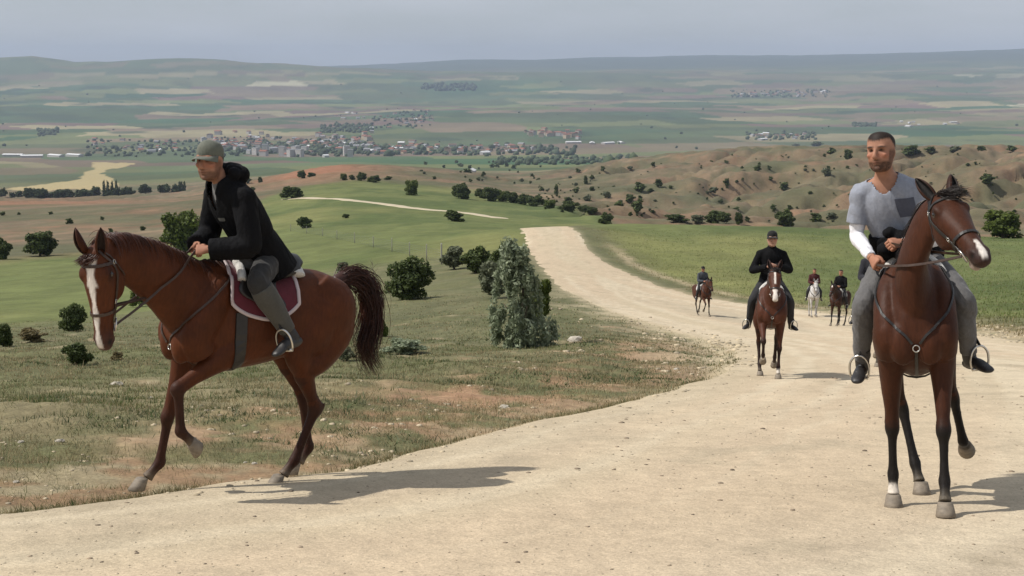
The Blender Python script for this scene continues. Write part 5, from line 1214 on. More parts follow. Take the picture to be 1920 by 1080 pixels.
for (x, y, w, h, m, lab) in [
    (75, 480, 66, 56, crown('dk', 23, GRN, 5000, .05, nl=12), 'dense dark bush at the edge of the bright green field beyond the chestnut head'),
    (8, 486, 34, 44, crown('gg', 31, GRYG, 3000, .06), 'greyish bush beside the dense dark bush at the field edge'),
    (338, 474, 88, 92, crown('dk', 24, BRT, 5500, .045, nl=14), 'large leafy green tree behind the back of the capped rider'),
    (138, 622, 54, 62, crown('dk', 22, GRN, 4500, .05), 'dark bush on the bank behind the muzzle of the chestnut horse'),
    (146, 684, 62, 52, crown('dk', 25, GRN, 4000, .05), 'low dark bush on the bank below the muzzle of the chestnut horse'),
    (6, 652, 44, 56, crown('dk', 23, GRN, 4000, .05), 'dark bush on the bank furthest from the road bend'),
    (262, 575, 46, 36, crown('brt', 26, BRT, 2600, .06), 'small green bush seen below the throat of the chestnut horse'),
    (220, 678, 30, 22, crown('dry', 27, DRYB, 1800, .08), 'small brownish bush on the bank near the chestnut chest'),
    (62, 640, 60, 26, crown('dry', 28, DRYB, 2200, .07, flat=.8), 'low dry brownish scrub between two dark bushes on the bank'),
    (717, 630, 22, 40, crown('brt', 29, BRT, 1500, .09), 'small green sapling behind the chestnut tail'),
    (643, 516, 32, 26, crown('gg', 30, GRYG, 2000, .08), 'small grey shrub above the croup of the chestnut horse'),
    (757, 664, 92, 32, crown('sil', 33, SILV, 3500, .05, flat=.8), 'spreading low silvery plant on the bank between chestnut tail and silvery bush'),
    (650, 676, 36, 30, crown('sil', 34, GRYG, 1500, .08), 'low greyish weed under the chestnut tail'),
    (1880, 447, 90, 62, crown('dk', 24, GRN, 5500, .045, nl=14), 'large dark green bush behind the head of the bay horse'),
    (570, 428, 40, 27, crown('dk', 25, GRN, 2600, .07), 'round dark tree with short trunk in the middle of the meadow'),
    (648, 409, 16, 10, crown('dk', 23, GRN, 1500, .09), 'tiny dark bush alone in the meadow below the pale track'),
    (853, 415, 44, 22, crown('dk', 28, GRN, 2200, .08, flat=.8), 'wide flat dark bush in the meadow beside the pale track'),
    (491, 410, 22, 20, crown('dk', 22, GRN, 1800, .09), 'dark round bush next to a paler one in the meadow behind the rider'),
    (477, 401, 20, 18, crown('gg', 31, GRYG, 1500, .09), 'paler round bush of the pair in the meadow behind the rider'),
    (547, 372, 48, 24, crown('dk', 26, GRN, 2400, .08), 'bushy dark clump where the pale track begins'),
    (771, 366, 32, 34, crown('dk', 24, GRN, 2400, .08), 'tall rounded tree on the meadow above the pale track'),
    (1137, 420, 32, 24, crown('dk', 29, GRN, 1800, .09), 'slanting dark bush on the crest right of the road top'),
    (1268, 416, 54, 18, crown('dk', 25, GRN, 2400, .08, flat=.8), 'long low dark bush on the far edge of the green field'),
    (1345, 419, 56, 28, crown('dk', 22, GRN, 2400, .08), 'big dark bush on the far edge of the green field'),
    (1308, 418, 34, 16, crown('gg', 30, GRYG, 1800, .09), 'pale grey bush between two dark bushes on the field edge'),
    (1385, 421, 18, 28, crown('dk', 23, GRN, 1600, .10), 'narrow upright bush on the far edge of the green field'),
    (1472, 424, 44, 34, crown('gg', 31, GRYG, 900, .09), 'sparse twiggy grey bush at the far field edge above the black capped rider')]:
    put_bush('bush', x, y, w, h, m, lab, 'tree' if ' tree ' in lab else 'bush')
# -- row of trees along the ravine and bushes on the red ridge
for i, (x, y, w, h) in enumerate([(865, 373, 40, 34), (918, 377, 40, 32), (942, 378, 28, 24), (962, 381, 36, 26), (984, 384, 34, 24), (1006, 387, 40, 24), (1030, 391, 30, 20), (1066, 396, 46, 24), (1095, 399, 34, 16), (900, 371, 26, 22), (930, 373, 30, 22), (950, 374, 24, 20), (1110, 400, 24, 14)]):
    put_bush('tree', x, y, w, h, crown('dk', 22 + i % 4, GRN, 2000, .085), 'dark tree in the row along the edge of the ravine', 'tree', 'trees along the ravine')
for i, (x, y, w, h) in enumerate([(566, 334, 20, 17), (584, 334, 19, 13), (645, 338, 18, 15), (660, 338, 15, 13), (678, 339, 22, 19), (704, 342, 24, 16), (693, 341, 14, 10), (728, 338, 18, 10)]):
    put_bush('bush', x, y, w, h, crown('dk', 22 + i % 4, GRN, 1500, .09), 'dark bush in the line where green meadow meets the red ridge', 'bush', 'bushes under the red ridge')
for i, (x, y, w, h) in enumerate([(488, 343, 14, 13), (463, 344, 20, 14), (474, 359, 12, 10), (130, 420, 18, 12), (192, 413, 10, 8), (208, 438, 12, 12), (95, 402, 10, 6), (36, 403, 8, 6), (268, 432, 14, 10), (5, 404, 14, 8)]):
    put_bush('shrub', x, y, w, h, crown('far', 35 + i % 3, GRN, 420, .13, nl=6), 'small dark shrub on the dry slope beyond the meadow', 'shrub', 'small shrubs on the dry slope', trunk=False)
# -- scattered scrub on the eroded hills
rs = np.random.default_rng(5); spots = [(1590, 300, 22, 22), (1560, 290, 22, 14), (1530, 274, 30, 10), (1495, 276, 20, 8), (1650, 300, 24, 22), (1708, 292, 40, 22), (1746, 286, 26, 13), (1787, 286, 26, 15), (1840, 286, 26, 14), (1897, 284, 24, 12), (1850, 343, 32, 20), (1552, 330, 22, 18), (1470, 356, 24, 16), (1420, 322, 18, 14), (1363, 348, 16, 16), (1335, 362, 22, 14), (1235, 350, 22, 16), (1200, 360, 26, 20), (1180, 378, 26, 16), (1140, 372, 20, 16), (1160, 395, 30, 20), (1195, 400, 26, 30), (1225, 312, 12, 10), (1180, 318, 14, 8), (1098, 345, 12, 18), (1084, 325, 12, 10), (1130, 320, 12, 10), (1070, 338, 10, 10), (1043, 365, 12, 22), (1080, 362, 16, 12), (1110, 358, 14, 10), (1100, 378, 20, 14), (1065, 380, 24, 12), (1640, 400, 24, 14), (1530, 415, 30, 18), (1560, 408, 24, 12), (1450, 392, 14, 10), (1380, 395, 16, 8)]
for _ in range(200):
    x = 1010 + 900 * rs.random(); q = rs.random(); lo, hi = np.interp(x, [1010, 1240, 1500, 1920], [350, 300, 280, 290]), np.interp(x, [1010, 1240, 1500, 1920], [395, 410, 425, 440])
    y = lo + (hi - lo) * q; s = 3 + 9 * rs.random() ** 3.2 + 4 * q; spots.append((x, y, s, s * (.5 + .4 * rs.random())))
for _ in range(40):
    x = 760 + 260 * rs.random(); y = 305 + 40 * rs.random(); s = 5 + 7 * rs.random(); spots.append((x, y, s, s * .75))
for i, (x, y, w, h) in enumerate(spots):
    put_bush('shrub', x, y, w, h, crown('far', 35 + i % 4, GRN if i % 3 else GRYG, 420, .13, nl=6), 'small dark scrub bush scattered over the eroded brown hills', 'shrub', 'scrub on the eroded hills', trunk=False)
# -- dry sapling by the fence
h_ = hit_full(700, 534)
if h_:
    Pb = []; base = np.array(h_[:3]); sc = h_[3] / FPX
    Pb.append(tube([base, base + np.array([.02, 0, 22 * sc]), base + np.array([-.05, .0, 46 * sc])], [.03, .02, .006], 6))
    for k in range(9):
        a = k * 2.1; z = (12 + 3.4 * k) * sc; Pb.append(tube([base + np.array([0, 0, z]), base + np.array([math.cos(a) * 8 * sc, math.sin(a) * 8 * sc, z + 7 * sc]), base + np.array([math.cos(a + .4) * 11 * sc, math.sin(a + .4) * 11 * sc, z + 14 * sc])], [.012, .008, .003], 5))
    tag(obj('sapling', pmesh('sapling', join(Pb)), mat('dead_wood', (.14, .11, .085), rough=.9)), 'leafless dry sapling between two bushes in front of the wire fence', 'sapling')
# -- wire fence across the meadow
M_CONC = mat('weathered_post', (0.34, 0.32, 0.28), rough=.9, noise=[(8, .2)]); M_WIRE = mat('wire', (0.20, 0.20, 0.19), rough=.5, metallic=.8)
fx = [(828, 496), (800, 488), (768, 480), (735, 472), (700, 464), (665, 456), (632, 449), (605, 443), (575, 438), (545, 434)]
fp = [hit_full(x, y) for (x, y) in fx]; fe = empty('wire_fence', fp[0][:3] if fp[0] else (0, 0, 0)); tag(fe, 'thin wire mesh fence with pale posts crossing the green meadow', 'fence'); org = np.array(fp[0][:3])
for i, p in enumerate(fp):
    b = np.array(p[:3]) - org; hgt = (1.75 if i == 0 else 1.35 + .1 * (i % 2)); r_ = .075 if i == 0 else .05
    obj('post', pmesh('post', loft([(*(b - (0, 0, .2)), r_, r_, r_), (*(b + (0, 0, hgt * .97)), r_ * .9, r_ * .9, r_ * .9), (*(b + (.01, 0, hgt)), r_ * .6, r_ * .6, r_ * .6)], (0, 1, 0), 8, 2, .7)[:2]), M_CONC, fe)
for k in range(6):
    z = .2 + .2 * k; obj('wire', pmesh('wire', tube([np.array(p[:3]) - org + np.array([0, 0, z]) for p in fp], .009, 4)), M_WIRE, fe)
# ------------------------------------------------------------------ grass on the bank and along the field
def blades(px, pd, hmin, hmax, nb, wid, colfn, seed, spread=.05, lean=.5, sdmin=.03, keepfn=None):
    r = np.random.default_rng(seed); n = len(px)
    q = tang(px, pd); v = (540 - HORIZON) / FPX - q; X = pd * (px - 960) / FPX; Y = pd * (CT + v * ST)
    s_ = road_sd(X, Y); k = s_ > sdmin
    if keepfn is not None: k &= keepfn(X, Y, pd, s_, px)
    X, Y, pd, s_ = X[k], Y[k], pd[k], s_[k]; n = len(X)
    Z = height(X, Y); C = colfn(X, Y, s_, r)
    X = np.repeat(X, nb) + r.normal(size=n * nb) * spread; Y = np.repeat(Y, nb) + r.normal(size=n * nb) * spread; Z = np.repeat(Z, nb); pd2 = np.repeat(pd, nb); C = np.repeat(C, nb, 0) * (.7 + .6 * r.random((n * nb, 1)))
    m = n * nb; h = hmin + (hmax - hmin) * r.random(m) ** 1.5; a = r.random(m) * 2 * PI; w = wid * (.6 + .8 * r.random(m)) * np.clip(pd2 / 14, .7, 4)
    B = np.stack([X, Y, Z - .015], -1); dx = np.stack([np.cos(a), np.sin(a), 0 * a], -1); la = r.random(m) * 2 * PI; ln = (lean * h * r.random(m))[:, None] * np.stack([np.cos(la), np.sin(la), 0 * la], -1)
    T = B + np.stack([0 * h, 0 * h, h], -1) + ln
    Mi = B + (T - B) * .55 - ln * .15
    V = np.stack([B - dx * w[:, None], B + dx * w[:, None], Mi + dx * w[:, None] * .6, T, Mi - dx * w[:, None] * .6], 1).reshape(-1, 3); i0 = np.arange(m) * 5
    return V, i0, np.repeat(C, 5, 0)
def grass_obj(name, sets):
    V = np.vstack([s[0] for s in sets]); C = np.vstack([s[2] for s in sets]); off = 0; F4 = []
    for s in sets:
        i = s[1] + off; F4.append(np.stack([i, i + 1, i + 2, i + 4], -1)); F4.append(np.stack([i + 4, i + 2, i + 3, i + 3], -1)); off += len(s[0])
    quads = np.vstack(F4[0::2]); tris = np.vstack(F4[1::2])[:, :3]
    me = bpy.data.meshes.new(name); me.vertices.add(len(V)); me.vertices.foreach_set('co', V.astype(np.float32).ravel())
    nl = quads.size + tris.size; me.loops.add(nl); me.loops.foreach_set('vertex_index', np.concatenate([quads.ravel(), tris.ravel()]).astype(np.int32))
    me.polygons.add(len(quads) + len(tris)); me.polygons.foreach_set('loop_start', np.concatenate([np.arange(len(quads)) * 4, quads.size + np.arange(len(tris)) * 3]).astype(np.int32)); me.update(calc_edges=True)
    set_col(me, C); o = obj(name, me, M_GRASS); return o
M_GRASS = mat('grass', attr='Col', rough=.7, spec=.2, trans=.25)
straw = np.array([.33, .265, .15]); oliv = np.array([.165, .16, .075]); grn = np.array([.105, .135, .042]); sgrn = np.array([.15, .165, .095])
def colA(X, Y, s, r):
    t = fbm(X * .35, Y * .35, 3, 401)[:, None]; C = np.where(t > .12, grn, np.where(t > -.15, oliv, straw)); u = r.random((len(X), 1)); return np.where(u < .30, straw, np.where(u < .46, sgrn, C))
def keepA(X, Y, d, s, px):
    b = fbm(X * .9, Y * .9, 4, 103) + .35 * fbm(X * 3.1, Y * 3.1, 3, 107); pr = np.clip(.62 - 1.5 * b + .35 * sstep(14, 24, d), .03, 1) * np.clip(.25 + s / 2.0, .25, 1)
    return (np.random.default_rng(3).random(len(X)) < pr) & ~((d > 33) & (px > np.interp(d, [34, 60, 75, 97, 130, 190], [1640, 1400, 1230, 1110, 1045, 1010])))
r_ = np.random.default_rng(77)
def samp(n, x0, x1, d0, d1): return x0 + (x1 - x0) * r_.random(n), np.exp(math.log(d0) + (math.log(d1) - math.log(d0)) * r_.random(n))
sets = []
sets.append(blades(*samp(60000, -150, 1420, 7.6, 40), .015, .075, 5, .0030, colA, 1, .06, 1.3, keepfn=keepA))
sets.append(blades(*samp(26000, -150, 1420, 14, 75), .025, .10, 4, .0036, colA, 2, .08, 1.2, keepfn=keepA))
def keepT(X, Y, d, s, px): return (fbm(X * .5, Y * .5, 3, 411) > .18) & keepA(X, Y, d, s, px)
sets.append(blades(*samp(3000, -150, 1420, 8.5, 40), .06, .20, 5, .0026, lambda X, Y, s, r: np.where(r.random((len(X), 1)) < .55, straw * 1.05, grn), 3, .06, .7, keepfn=keepT))
sets.append(blades(*samp(60000, -150, 1420, 7.6, 34), .02, .09, 4, .0035, lambda X, Y, s, r: np.where(r.random((len(X), 1)) < .45, straw * .8, oliv * .8), 6, .04, 1.0, keepfn=lambda X, Y, d, s, px: (s < .38) & (fbm(X * 1.1, Y * 1.1, 3, 451) > -.1) & (d < 30)))
def weedk(X, Y, d, s, px): return (fbm(X * .5, Y * .5, 2, 441) > .15) & (fbm(X * 1.3, Y * 1.3, 2, 443) > .05) & keepA(X, Y, d, s, px)
sets.append(blades(*samp(16000, -150, 1420, 8, 40), .02, .085, 6, .007, lambda X, Y, s, r: np.where(r.random((len(X), 1)) < .7, np.array([.075, .11, .04]), sgrn), 4, .05, 1.6, keepfn=weedk))
tag(grass_obj('grass', sets), 'short patchy dry and green grass covering the roadside bank', 'grass', kind='stuff')
def keepR(X, Y, d, s, px): return (px > np.interp(d, [34, 60, 75, 97, 130, 190], [1640, 1400, 1230, 1110, 1045, 1010]))
def colR(X, Y, s, r):
    g = np.clip((s - 1.0) / 4, 0, 1)[:, None]; u = r.random((len(X), 1)); C = straw * (1 - g) + np.array([.145, .175, .055]) * g; return np.where(u < .12, straw, C)
sets = [blades(*samp(34000, 1060, 2050, 36, 170), .04, .17, 3, .0040, colR, 5, .10, .5, sdmin=1.2, keepfn=keepR)]
tag(grass_obj('field_grass', sets), 'green young corn and tall dry verge grass right of the road', 'grass', kind='stuff')
# ------------------------------------------------------------------ stones
def rock(seed, sub=1):
    bm = bmesh.new(); bmesh.ops.create_icosphere(bm, subdivisions=sub, radius=1.0); r = np.random.default_rng(seed)
    for v in bm.verts: v.co = v.co * (.72 + .5 * r.random()); v.co.z *= .62
    me = bpy.data.meshes.new('stone'); bm.to_mesh(me); bm.free(); return me
M_STONE = mat('limestone', (.50, .45, .37), rough=.9, noise=[(7, .2), (40, .12)], bump=[(16, .6, .03)]); M_PEB = mat('pebbles', attr='Col', rough=.9)
RK = [rock(i, 2) for i in range(5)]
for m_ in RK: m_.materials.append(M_STONE)
for i, (x, y, s, lab) in enumerate([(219, 722, 24, 'flat pale rock lying in the grass under the chestnut neck'), (283, 747, 12, 'small pale stone beside the standing foreleg of the chestnut'), (477, 870, 12, 'pale stone near the road edge between the chestnut legs'), (460, 868, 9, 'smaller stone close to the road edge under the chestnut belly'), (474, 778, 10, 'white stone on the bank under the chestnut belly'), (112, 828, 18, 'pinkish stone in the bare earth of the bank'), (30, 905, 14, 'stone at the outer end of the bare roadside strip'), (40, 830, 14, 'pale stone half sunk on the dry bank'), (1078, 640, 34, 'pale stone on top of the small earth mound near the silvery bush'), (928, 645, 16, 'stone at the foot of the silvery bush'), (1268, 693, 12, 'pale stone on red earth at the road bend'), (945, 765, 22, 'pinkish stone block in the red roadside earth')]):
    q = hit_full(x, y)
    if q is None: continue
    w = s * q[3] / FPX * .5; o = obj('stone', RK[i % 5], None, None, (q[0], q[1], q[2] + w * .12), (0, 0, i * 1.3), (w, w * .8, w * .75)); tag(o, lab, 'stone')
def scatter(name, pts, sizes, cols, seed, label):
    r = np.random.default_rng(seed); base = [rock(100 + i, 1) for i in range(4)]; Vb = [get_co(b) for b in base]; Fb = [np.array([tuple(p.vertices) for p in b.polygons]) for b in base]; V = []; F = []; C = []; o = 0
    for i, (p, s) in enumerate(zip(pts, sizes)):
        k = i % 4; a = r.random() * 6.28; c, s2 = math.cos(a), math.sin(a); v = Vb[k] @ np.array([[c, s2, 0], [-s2, c, 0], [0, 0, 1]]) * s * np.array([1, .7 + .5 * r.random(), .8]); V.append(v + p); F.append(Fb[k] + o); o += len(v); C.append(np.tile(cols[i], (len(v), 1)))
    me = quick_mesh(name, np.vstack(V), np.vstack(F)); set_col(me, np.vstack(C)); return tag(obj(name, me, M_PEB), label, 'gravel', kind='stuff')
def pts_on(n, x0, x1, d0, d1, cond, lift=.3):
    px, pd = samp(n, x0, x1, d0, d1); q = tang(px, pd); v = (540 - HORIZON) / FPX - q; X = pd * (px - 960) / FPX; Y = pd * (CT + v * ST); s = road_sd(X, Y); k = cond(X, Y, pd, s, px); X, Y, pd, s = X[k], Y[k], pd[k], s[k]
    z = height(X, Y) + np.where(s < 0, .012, 0); return np.stack([X, Y, z], -1), pd
P1, d1 = pts_on(9000, -100, 2000, 5.6, 26, lambda X, Y, d, s, px: s < -.05); n1_ = len(P1); rr_ = np.random.default_rng(8)
scatter('road_gravel', P1, (.003 + .009 * rr_.random(n1_) ** 5) * np.clip(d1 / 9, .8, 2), (np.array([.46, .385, .275]) * (.5 + .75 * rr_.random((n1_, 1)))), 9, 'loose gravel strewn over the road')
P4, d4 = pts_on(420, -100, 2000, 5.6, 24, lambda X, Y, d, s, px: s < -.1); n4_ = len(P4)
scatter('road_stones', P4, (.008 + .016 * rr_.random(n4_) ** 3) * np.clip(d4 / 9, .8, 2), (np.array([.26, .20, .14]) * (.5 + .8 * rr_.random((n4_, 1)))), 14, 'scattered darker stones on the road')
P2, d2 = pts_on(9000, -100, 1450, 7.6, 58, lambda X, Y, d, s, px: (s > np.where((d > 24) & (d < 60), -1.6, -.35)) & (s < 4.5) & (fbm(X * .8, Y * .8, 3, 421) > np.where((d > 24) & (d < 60) & (s < 1.5), -.3, .05)) & (px < 1420)); n2_ = len(P2)
scatter('roadside_rubble', P2, (.008 + .050 * rr_.random(n2_) ** 5) * np.clip(d2 / 18, .5, 2.2), (np.array([.46, .38, .26]) * (.55 + .7 * rr_.random((n2_, 1)))), 10, 'loose stones and clods along the road edge')
P3, d3 = pts_on(2600, 1330, 2000, 34, 70, lambda X, Y, d, s, px: (s > -.4) & (s < 2.6)); n3_ = len(P3)
scatter('verge_rubble', P3, (.03 + .10 * rr_.random(n3_) ** 3), (np.array([.46, .38, .255]) * (.6 + .6 * rr_.random((n3_, 1)))), 12, 'heaped earth clods along the outer road verge')
# small mound beside the silvery bush is part of the ground; pale track over the meadow
tp = [(945, 415, 330), (925, 409, 338), (900, 405, 345), (868, 399, 352), (812, 391, 366), (760, 385, 380), (700, 378, 402), (650, 371, 425), (610, 366, 446), (586, 364, 456), (560, 366, 462), (520, 372, 468)]
pts = [ground_at(x, d) for (x, y, d) in tp]; cen = crom(np.array(pts), 8); T = np.gradient(cen, axis=0); N_ = np.stack([-T[:, 1], T[:, 0], 0 * T[:, 0]], -1); N_ /= np.linalg.norm(N_, axis=1)[:, None]
cols_ = 7; Vt = []
for j in range(cols_):
    o_ = (j / (cols_ - 1) - .5) * 5.6; q = cen + N_ * (o_ + .5 * fbm(np.arange(len(cen)) * .6, np.full(len(cen), j * .1), 2, 430))[:, None]; q[:, 2] = height(q[:, 0], q[:, 1]) + np.where((np.arange(len(cen)) > 2) & (np.arange(len(cen)) < len(cen) - 3), (.15 if 0 < j < cols_ - 1 else -.25), -.3); Vt.append(q)
Vt = np.stack(Vt, 0); me = smooth(quick_mesh('track', Vt.reshape(-1, 3), grid_faces(cols_, len(cen)))); tag(obj('track', me, mat('pale_track', (.46, .39, .27), rough=.95, noise=[(.5, .12)])), kind='structure')
# ------------------------------------------------------------------ villages in the valley
def house_parts(w, l, h, roof):
    z = -3.0; V = [(-w, -l, z), (w, -l, z), (w, l, z), (-w, l, z), (-w, -l, h), (w, -l, h), (w, l, h), (-w, l, h)]; F = [(0, 1, 5, 4), (1, 2, 6, 5), (2, 3, 7, 6), (3, 0, 4, 7)]
    e = .5; rh = roof; Vr = [(-w - e, -l - e, h - .1), (w + e, -l - e, h - .1), (w + e, l + e, h - .1), (-w - e, l + e, h - .1), (0, -l - e, h + rh), (0, l + e, h + rh)]; Fr = [(0, 1, 4), (1, 2, 5, 4), (2, 3, 5), (3, 0, 4, 5), (0, 3, 2, 1)]
    G = [(-w, -l, h), (w, -l, h), (0, -l, h + rh * .93)]; V += G; F.append((8, 9, 10)); V += [(w, l, h), (-w, l, h), (0, l, h + rh * .93)]; F.append((11, 12, 13))
    W_ = []
    Vw = []; Fw = []
    for k in range(max(2, int(l / 2))):
        y0 = -l + (k + .5) * 2 * l / max(2, int(l / 2)) - .6
        for s in (-1, 1):
            for zz in ([1.2] if h < 5 else [1.2 + 3.0 * q for q in range(int(h / 3))]):
                o = len(Vw); Vw += [(s * (w + .04), y0, zz), (s * (w + .04), y0 + 1.2, zz), (s * (w + .04), y0 + 1.2, zz + 1.4), (s * (w + .04), y0, zz + 1.4)]; Fw.append((o, o + 1, o + 2, o + 3) if s > 0 else (o + 3, o + 2, o + 1, o))
    for k in range(max(1, int(w / 2))):
        x0 = -w + (k + .5) * 2 * w / max(1, int(w / 2)) - .6
        for zz in ([1.2] if h < 5 else [1.2 + 3.0 * q for q in range(int(h / 3))]):
            o = len(Vw); Vw += [(x0, -l - .04, zz), (x0 + 1.2, -l - .04, zz), (x0 + 1.2, -l - .04, zz + 1.4), (x0, -l - .04, zz + 1.4)]; Fw.append((o, o + 1, o + 2, o + 3))
    return newmesh('wall', V, F), newmesh('roof', Vr, Fr), newmesh('window', Vw, Fw)
WALLM = [mat('wall_%s' % n, c, rough=.9, noise=[(.3, .1)]) for n, c in (('white', (.42, .40, .38)), ('cream', (.36, .32, .26)), ('grey', (.34, .33, .32)), ('ochre', (.42, .33, .23)))]
ROOFM = [mat('roof_%s' % n, c, rough=.9, noise=[(.4, .15)]) for n, c in (('red', (.24, .10, .065)), ('brown', (.16, .10, .075)), ('grey', (.25, .25, .26)), ('white', (.60, .60, .60)))]
M_WIN = mat('dark_window', (.05, .055, .06), rough=.2)
HM = {}
def house(kind, wi, ri):
    k = (kind, wi, ri)
    if k not in HM:
        dims = {'small': (4.5, 5.5, 4.2, 2.2), 'long': (4.5, 9, 4.5, 2.4), 'tall': (6, 7, 9.5, 2.4), 'block': (7, 9, 19, .8), 'shed': (7, 22, 4.5, 2.0), 'tower': (8, 8, 26, .8)}[kind]; a, b, c = house_parts(*dims); a.materials.append(WALLM[wi]); b.materials.append(ROOFM[ri]); c.materials.append(M_WIN); HM[k] = (a, b, c)
    return HM[k]
rh = np.random.default_rng(12)
def put_house(x, y, kind, wi, ri, label, group, sc=1.0, name='house'):
    D = first_hit(x, y, 1400, 20000)
    if D is None: return
    g = ground_at(x, D); m = house(kind, wi, ri); e = empty(name, tuple(g), rh.random() * PI); e.scale = (sc, sc, sc); tag(e, label, 'house' if name == 'house' else 'building', group)
    obj('wall', m[0], None, e); obj('roof', m[1], None, e)
def cluster(n, x0, x1, y0, y1, kinds, wp, rpz, label, group, sc=1.0):
    for _ in range(n):
        x = x0 + (x1 - x0) * rh.random(); y = y0 + (y1 - y0) * (rh.random() + rh.random()) / 2; put_house(x, y, kinds[rh.integers(len(kinds))], rh.choice(4, p=wp), rh.choice(4, p=rpz), label, group, sc * (.8 + .5 * rh.random()))
WP = (.45, .25, .15, .15); RP = (.45, .25, .2, .1)
cluster(165, 380, 700, 246, 296, ['small', 'long', 'tall', 'small', 'tall'], WP, RP, 'small tile roofed house in the town on the valley floor', 'houses of the valley town', 1.25)
cluster(70, 690, 1000, 266, 294, ['small', 'long', 'tall'], WP, RP, 'small house on the tree lined edge of the valley town', 'houses at the town edge', 1.2)
cluster(34, 985, 1085, 248, 262, ['small', 'tall', 'tall'], (.1, .4, .1, .4), (.8, .15, .05, 0), 'reddish roofed house in the estate on the valley slope', 'reddish housing estate', 1.25)
cluster(22, 170, 335, 258, 294, ['small', 'long'], WP, RP, 'small house in the outskirts left of the valley town', 'outskirts of the town', 1.2)
cluster(26, 620, 830, 196, 246, ['small', 'long'], WP, RP, 'small house along the road climbing out of the valley', 'houses up the side valley', 1.3)
cluster(30, 1375, 1550, 170, 179, ['small', 'long', 'tall'], WP, RP, 'tiny house in the village high on the far plain', 'far upper village', 1.6)
cluster(18, 1405, 1520, 250, 262, ['small', 'long'], WP, RP, 'small house in the hamlet behind the eroded hills', 'hamlet behind the hills', 1.2)
cluster(10, 1620, 1800, 225, 240, ['small', 'shed'], (.8, .1, .1, 0), (.1, .1, .2, .6), 'pale farm building on the plain beyond the eroded hills', 'farm buildings on the plain', 1.1)
for i, (x, y) in enumerate([(530, 293), (538, 293), (546, 294), (554, 293), (562, 294), (572, 288), (650, 292), (657, 294), (480, 290), (498, 288)]):
    put_house(x, y, 'block' if i % 3 else 'tower', 0, 2, 'tall white apartment block rising above the valley town', 'apartment blocks', 1.0, 'apartment_block')
for i, (x, y) in enumerate([(25, 293), (60, 295), (105, 294), (140, 293), (652, 206), (664, 207), (1075, 269), (1110, 270), (1140, 270), (1165, 269), (1430, 262)]):
    put_house(x, y, 'shed', 0, 3, 'long white roofed shed in the open valley fields', 'white sheds in the valley', 1.2, 'shed')
q = hit_full(884, 329)
if q: put_house(884, 329, 'long', 0, 3, 'white roofed farmhouse in the ravine below the red ridge', None, .9)
# -- trees of the valley floor: told apart near, one wood further off
TV = [leaf_mesh('crown', rnd_lobes(60 + i, 7, 1.0, 1.0), 300, .16, 60 + i, cols=((.04, .06, .025), (.09, .115, .05)), shell=.6) for i in range(3)] + [leaf_mesh('crown', [(0, 0, .5, .5, .5, .5), (0, 0, .3, .45, .45, .3), (0, 0, .75, .3, .3, .28)], 300, .14, 66, cols=((.05, .07, .03), (.10, .125, .06)), shell=.6)]
rt = np.random.default_rng(21)
def put_valley(x, y, w, h, me, label, group):
    D = first_hit(x, y, 1250, 20000)
    if D is None: return
    g = ground_at(x, D); tag(obj('valley_tree', me, None, None, (g[0], g[1], g[2] - .4), (0, 0, rt.random() * 6), (w * D / FPX, w * D / FPX, h * D / FPX)), label, 'tree', group)
for _ in range(34):
    x = rt.random() * 190; put_valley(x, 372 + 12 * rt.random(), 14 + 10 * rt.random(), 12 + 8 * rt.random(), TV[rt.integers(3)], 'round dark tree in the belt below the pale stubble field', 'tree belt below the stubble field')
for _ in range(34):
    x = 195 + 150 * rt.random(); put_valley(x, 376 + 8 * rt.random(), 10 + 9 * rt.random(), 10 + 9 * rt.random(), TV[rt.integers(3)], 'dark tree in the thicket behind the dry ridge', 'thicket behind the dry ridge')
for x in (196, 203, 211, 219, 337, 341, 346): put_valley(x, 382 if x < 300 else 370, 6, 28 if x < 300 else 20, TV[3], 'slim upright poplar in the thicket behind the dry ridge', 'poplars')
M_WOOD = mat('far_foliage', attr='Col', rough=.9, spec=.1)
bi = bmesh.new(); bmesh.ops.create_icosphere(bi, subdivisions=1, radius=1.0); me_i = bpy.data.meshes.new('t'); bi.to_mesh(me_i); bi.free(); Vi = get_co(me_i); Fi = np.array([tuple(p.vertices) for p in me_i.polygons])
def wood(n, gen, sizes, seed):
    r = np.random.default_rng(seed); V = []; F = []; C = []; o = 0
    for k in range(n):
        x, y = gen(r); D = first_hit(x, y, 1400, 20000)
        if D is None: continue
        g = ground_at(x, D); s = sizes[0] + (sizes[1] - sizes[0]) * r.random() ** 2; jit = .65 + .6 * r.random((len(Vi), 1)); v = Vi * jit * np.array([s, s, s * (.7 + .5 * r.random())]) + g + np.array([0, 0, s * .5]); V.append(v); F.append(Fi + o); o += len(v); C.append(np.tile(np.array([.062, .08, .048]) * (.7 + .7 * r.random()), (len(v), 1)))
    return np.vstack(V), np.vstack(F), np.vstack(C)
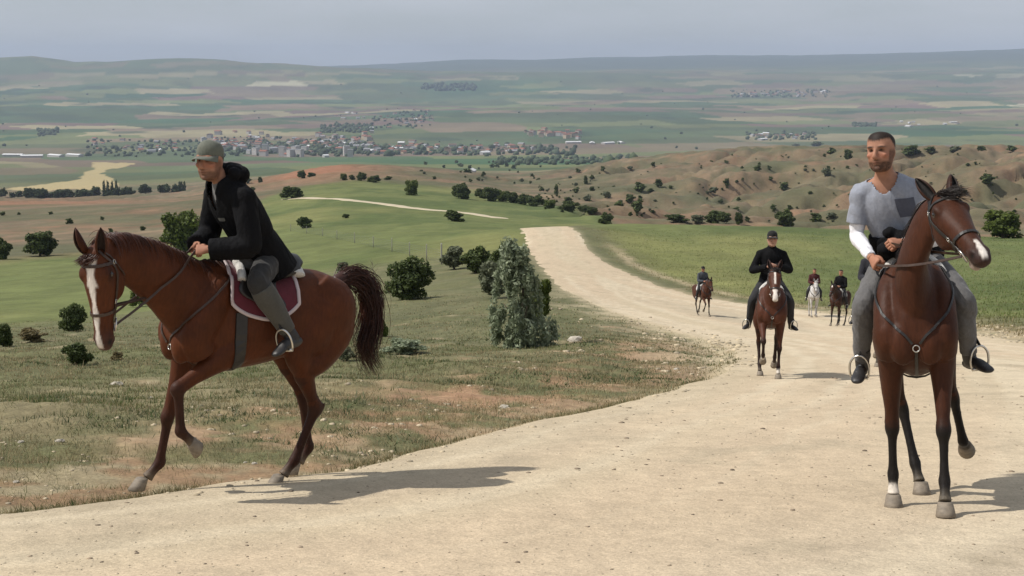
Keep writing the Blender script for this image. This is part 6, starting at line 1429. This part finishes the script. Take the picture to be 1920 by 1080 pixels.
ws = [wood(420, lambda r: (400 + 290 * r.random(), 254 + 42 * (r.random() + r.random()) / 2), (4, 10), 1), wood(300, lambda r: (560 + 520 * r.random() ** 1.1, 276 + 22 * (r.random() + r.random()) / 2 - 4), (5, 12), 2), wood(160, lambda r: (600 + 100 * r.random(), 236 + 14 * r.random()), (5, 11), 3), wood(140, lambda r: (160 + 230 * r.random(), 264 + 30 * r.random()), (4, 9), 4), wood(120, lambda r: (1370 + 190 * r.random(), 168 + 11 * r.random()), (6, 14), 5), wood(90, lambda r: (1400 + 130 * r.random(), 249 + 14 * r.random()), (4, 9), 6), wood(80, lambda r: (700 + 110 * r.random(), 210 + 34 * r.random()), (5, 10), 7), wood(60, lambda r: (1600 + 45 * r.random(), 230 + 7 * r.random()), (6, 12), 8), wood(50, lambda r: (70 + 40 * r.random(), 240 + 16 * r.random()), (6, 12), 9), wood(90, lambda r: (790 + 100 * r.random(), 163 + 8 * r.random()), (12, 24), 10), wood(160, lambda r: (930 + 260 * r.random(), 296 + 14 * r.random()), (4, 9), 11), wood(70, lambda r: (1920 * r.random(), 150 + 130 * r.random()), (4, 8), 13)]
Vw = []; Fw = []; Cw = []; o = 0
for v, f, c in ws: Vw.append(v); Fw.append(f + o); Cw.append(c); o += len(v)
me = quick_mesh('valley_woods', np.vstack(Vw), np.vstack(Fw)); set_col(me, np.vstack(Cw)); tag(obj('valley_woods', smooth(me), M_WOOD), 'far woods and garden trees along the valley floor', 'trees', kind='stuff')
# ------------------------------------------------------------------ air
zmin = float(GZ.min()) - 2.0; zmax = float(GZ.max()) + 3.0
hx0, hx1 = float(GX.min()) - 5, float(GX.max()) + 5; hy0, hy1 = -80.0, float(GY.max()) + 5
hv = [(x, y, z) for x in (hx0, hx1) for y in (hy0, hy1) for z in (zmin, max(zmax, 6.0))]
hf = [(0, 1, 3, 2), (4, 6, 7, 5), (0, 4, 5, 1), (2, 3, 7, 6), (0, 2, 6, 4), (1, 5, 7, 3)]
hm = bpy.data.materials.new('haze'); hm.use_nodes = True; n = hm.node_tree.nodes; l = hm.node_tree.links
n.remove(n['Principled BSDF']); pv = n.new('ShaderNodeVolumePrincipled')
pv.inputs['Color'].default_value = (0.505, 0.60, 0.805, 1); pv.inputs['Density'].default_value = 5.6e-5; pv.inputs['Anisotropy'].default_value = 0.0
l.new(pv.outputs[0], n['Material Output'].inputs['Volume'])
HAZE = tag(obj('haze', newmesh('haze', hv, hf), hm), kind='stuff')
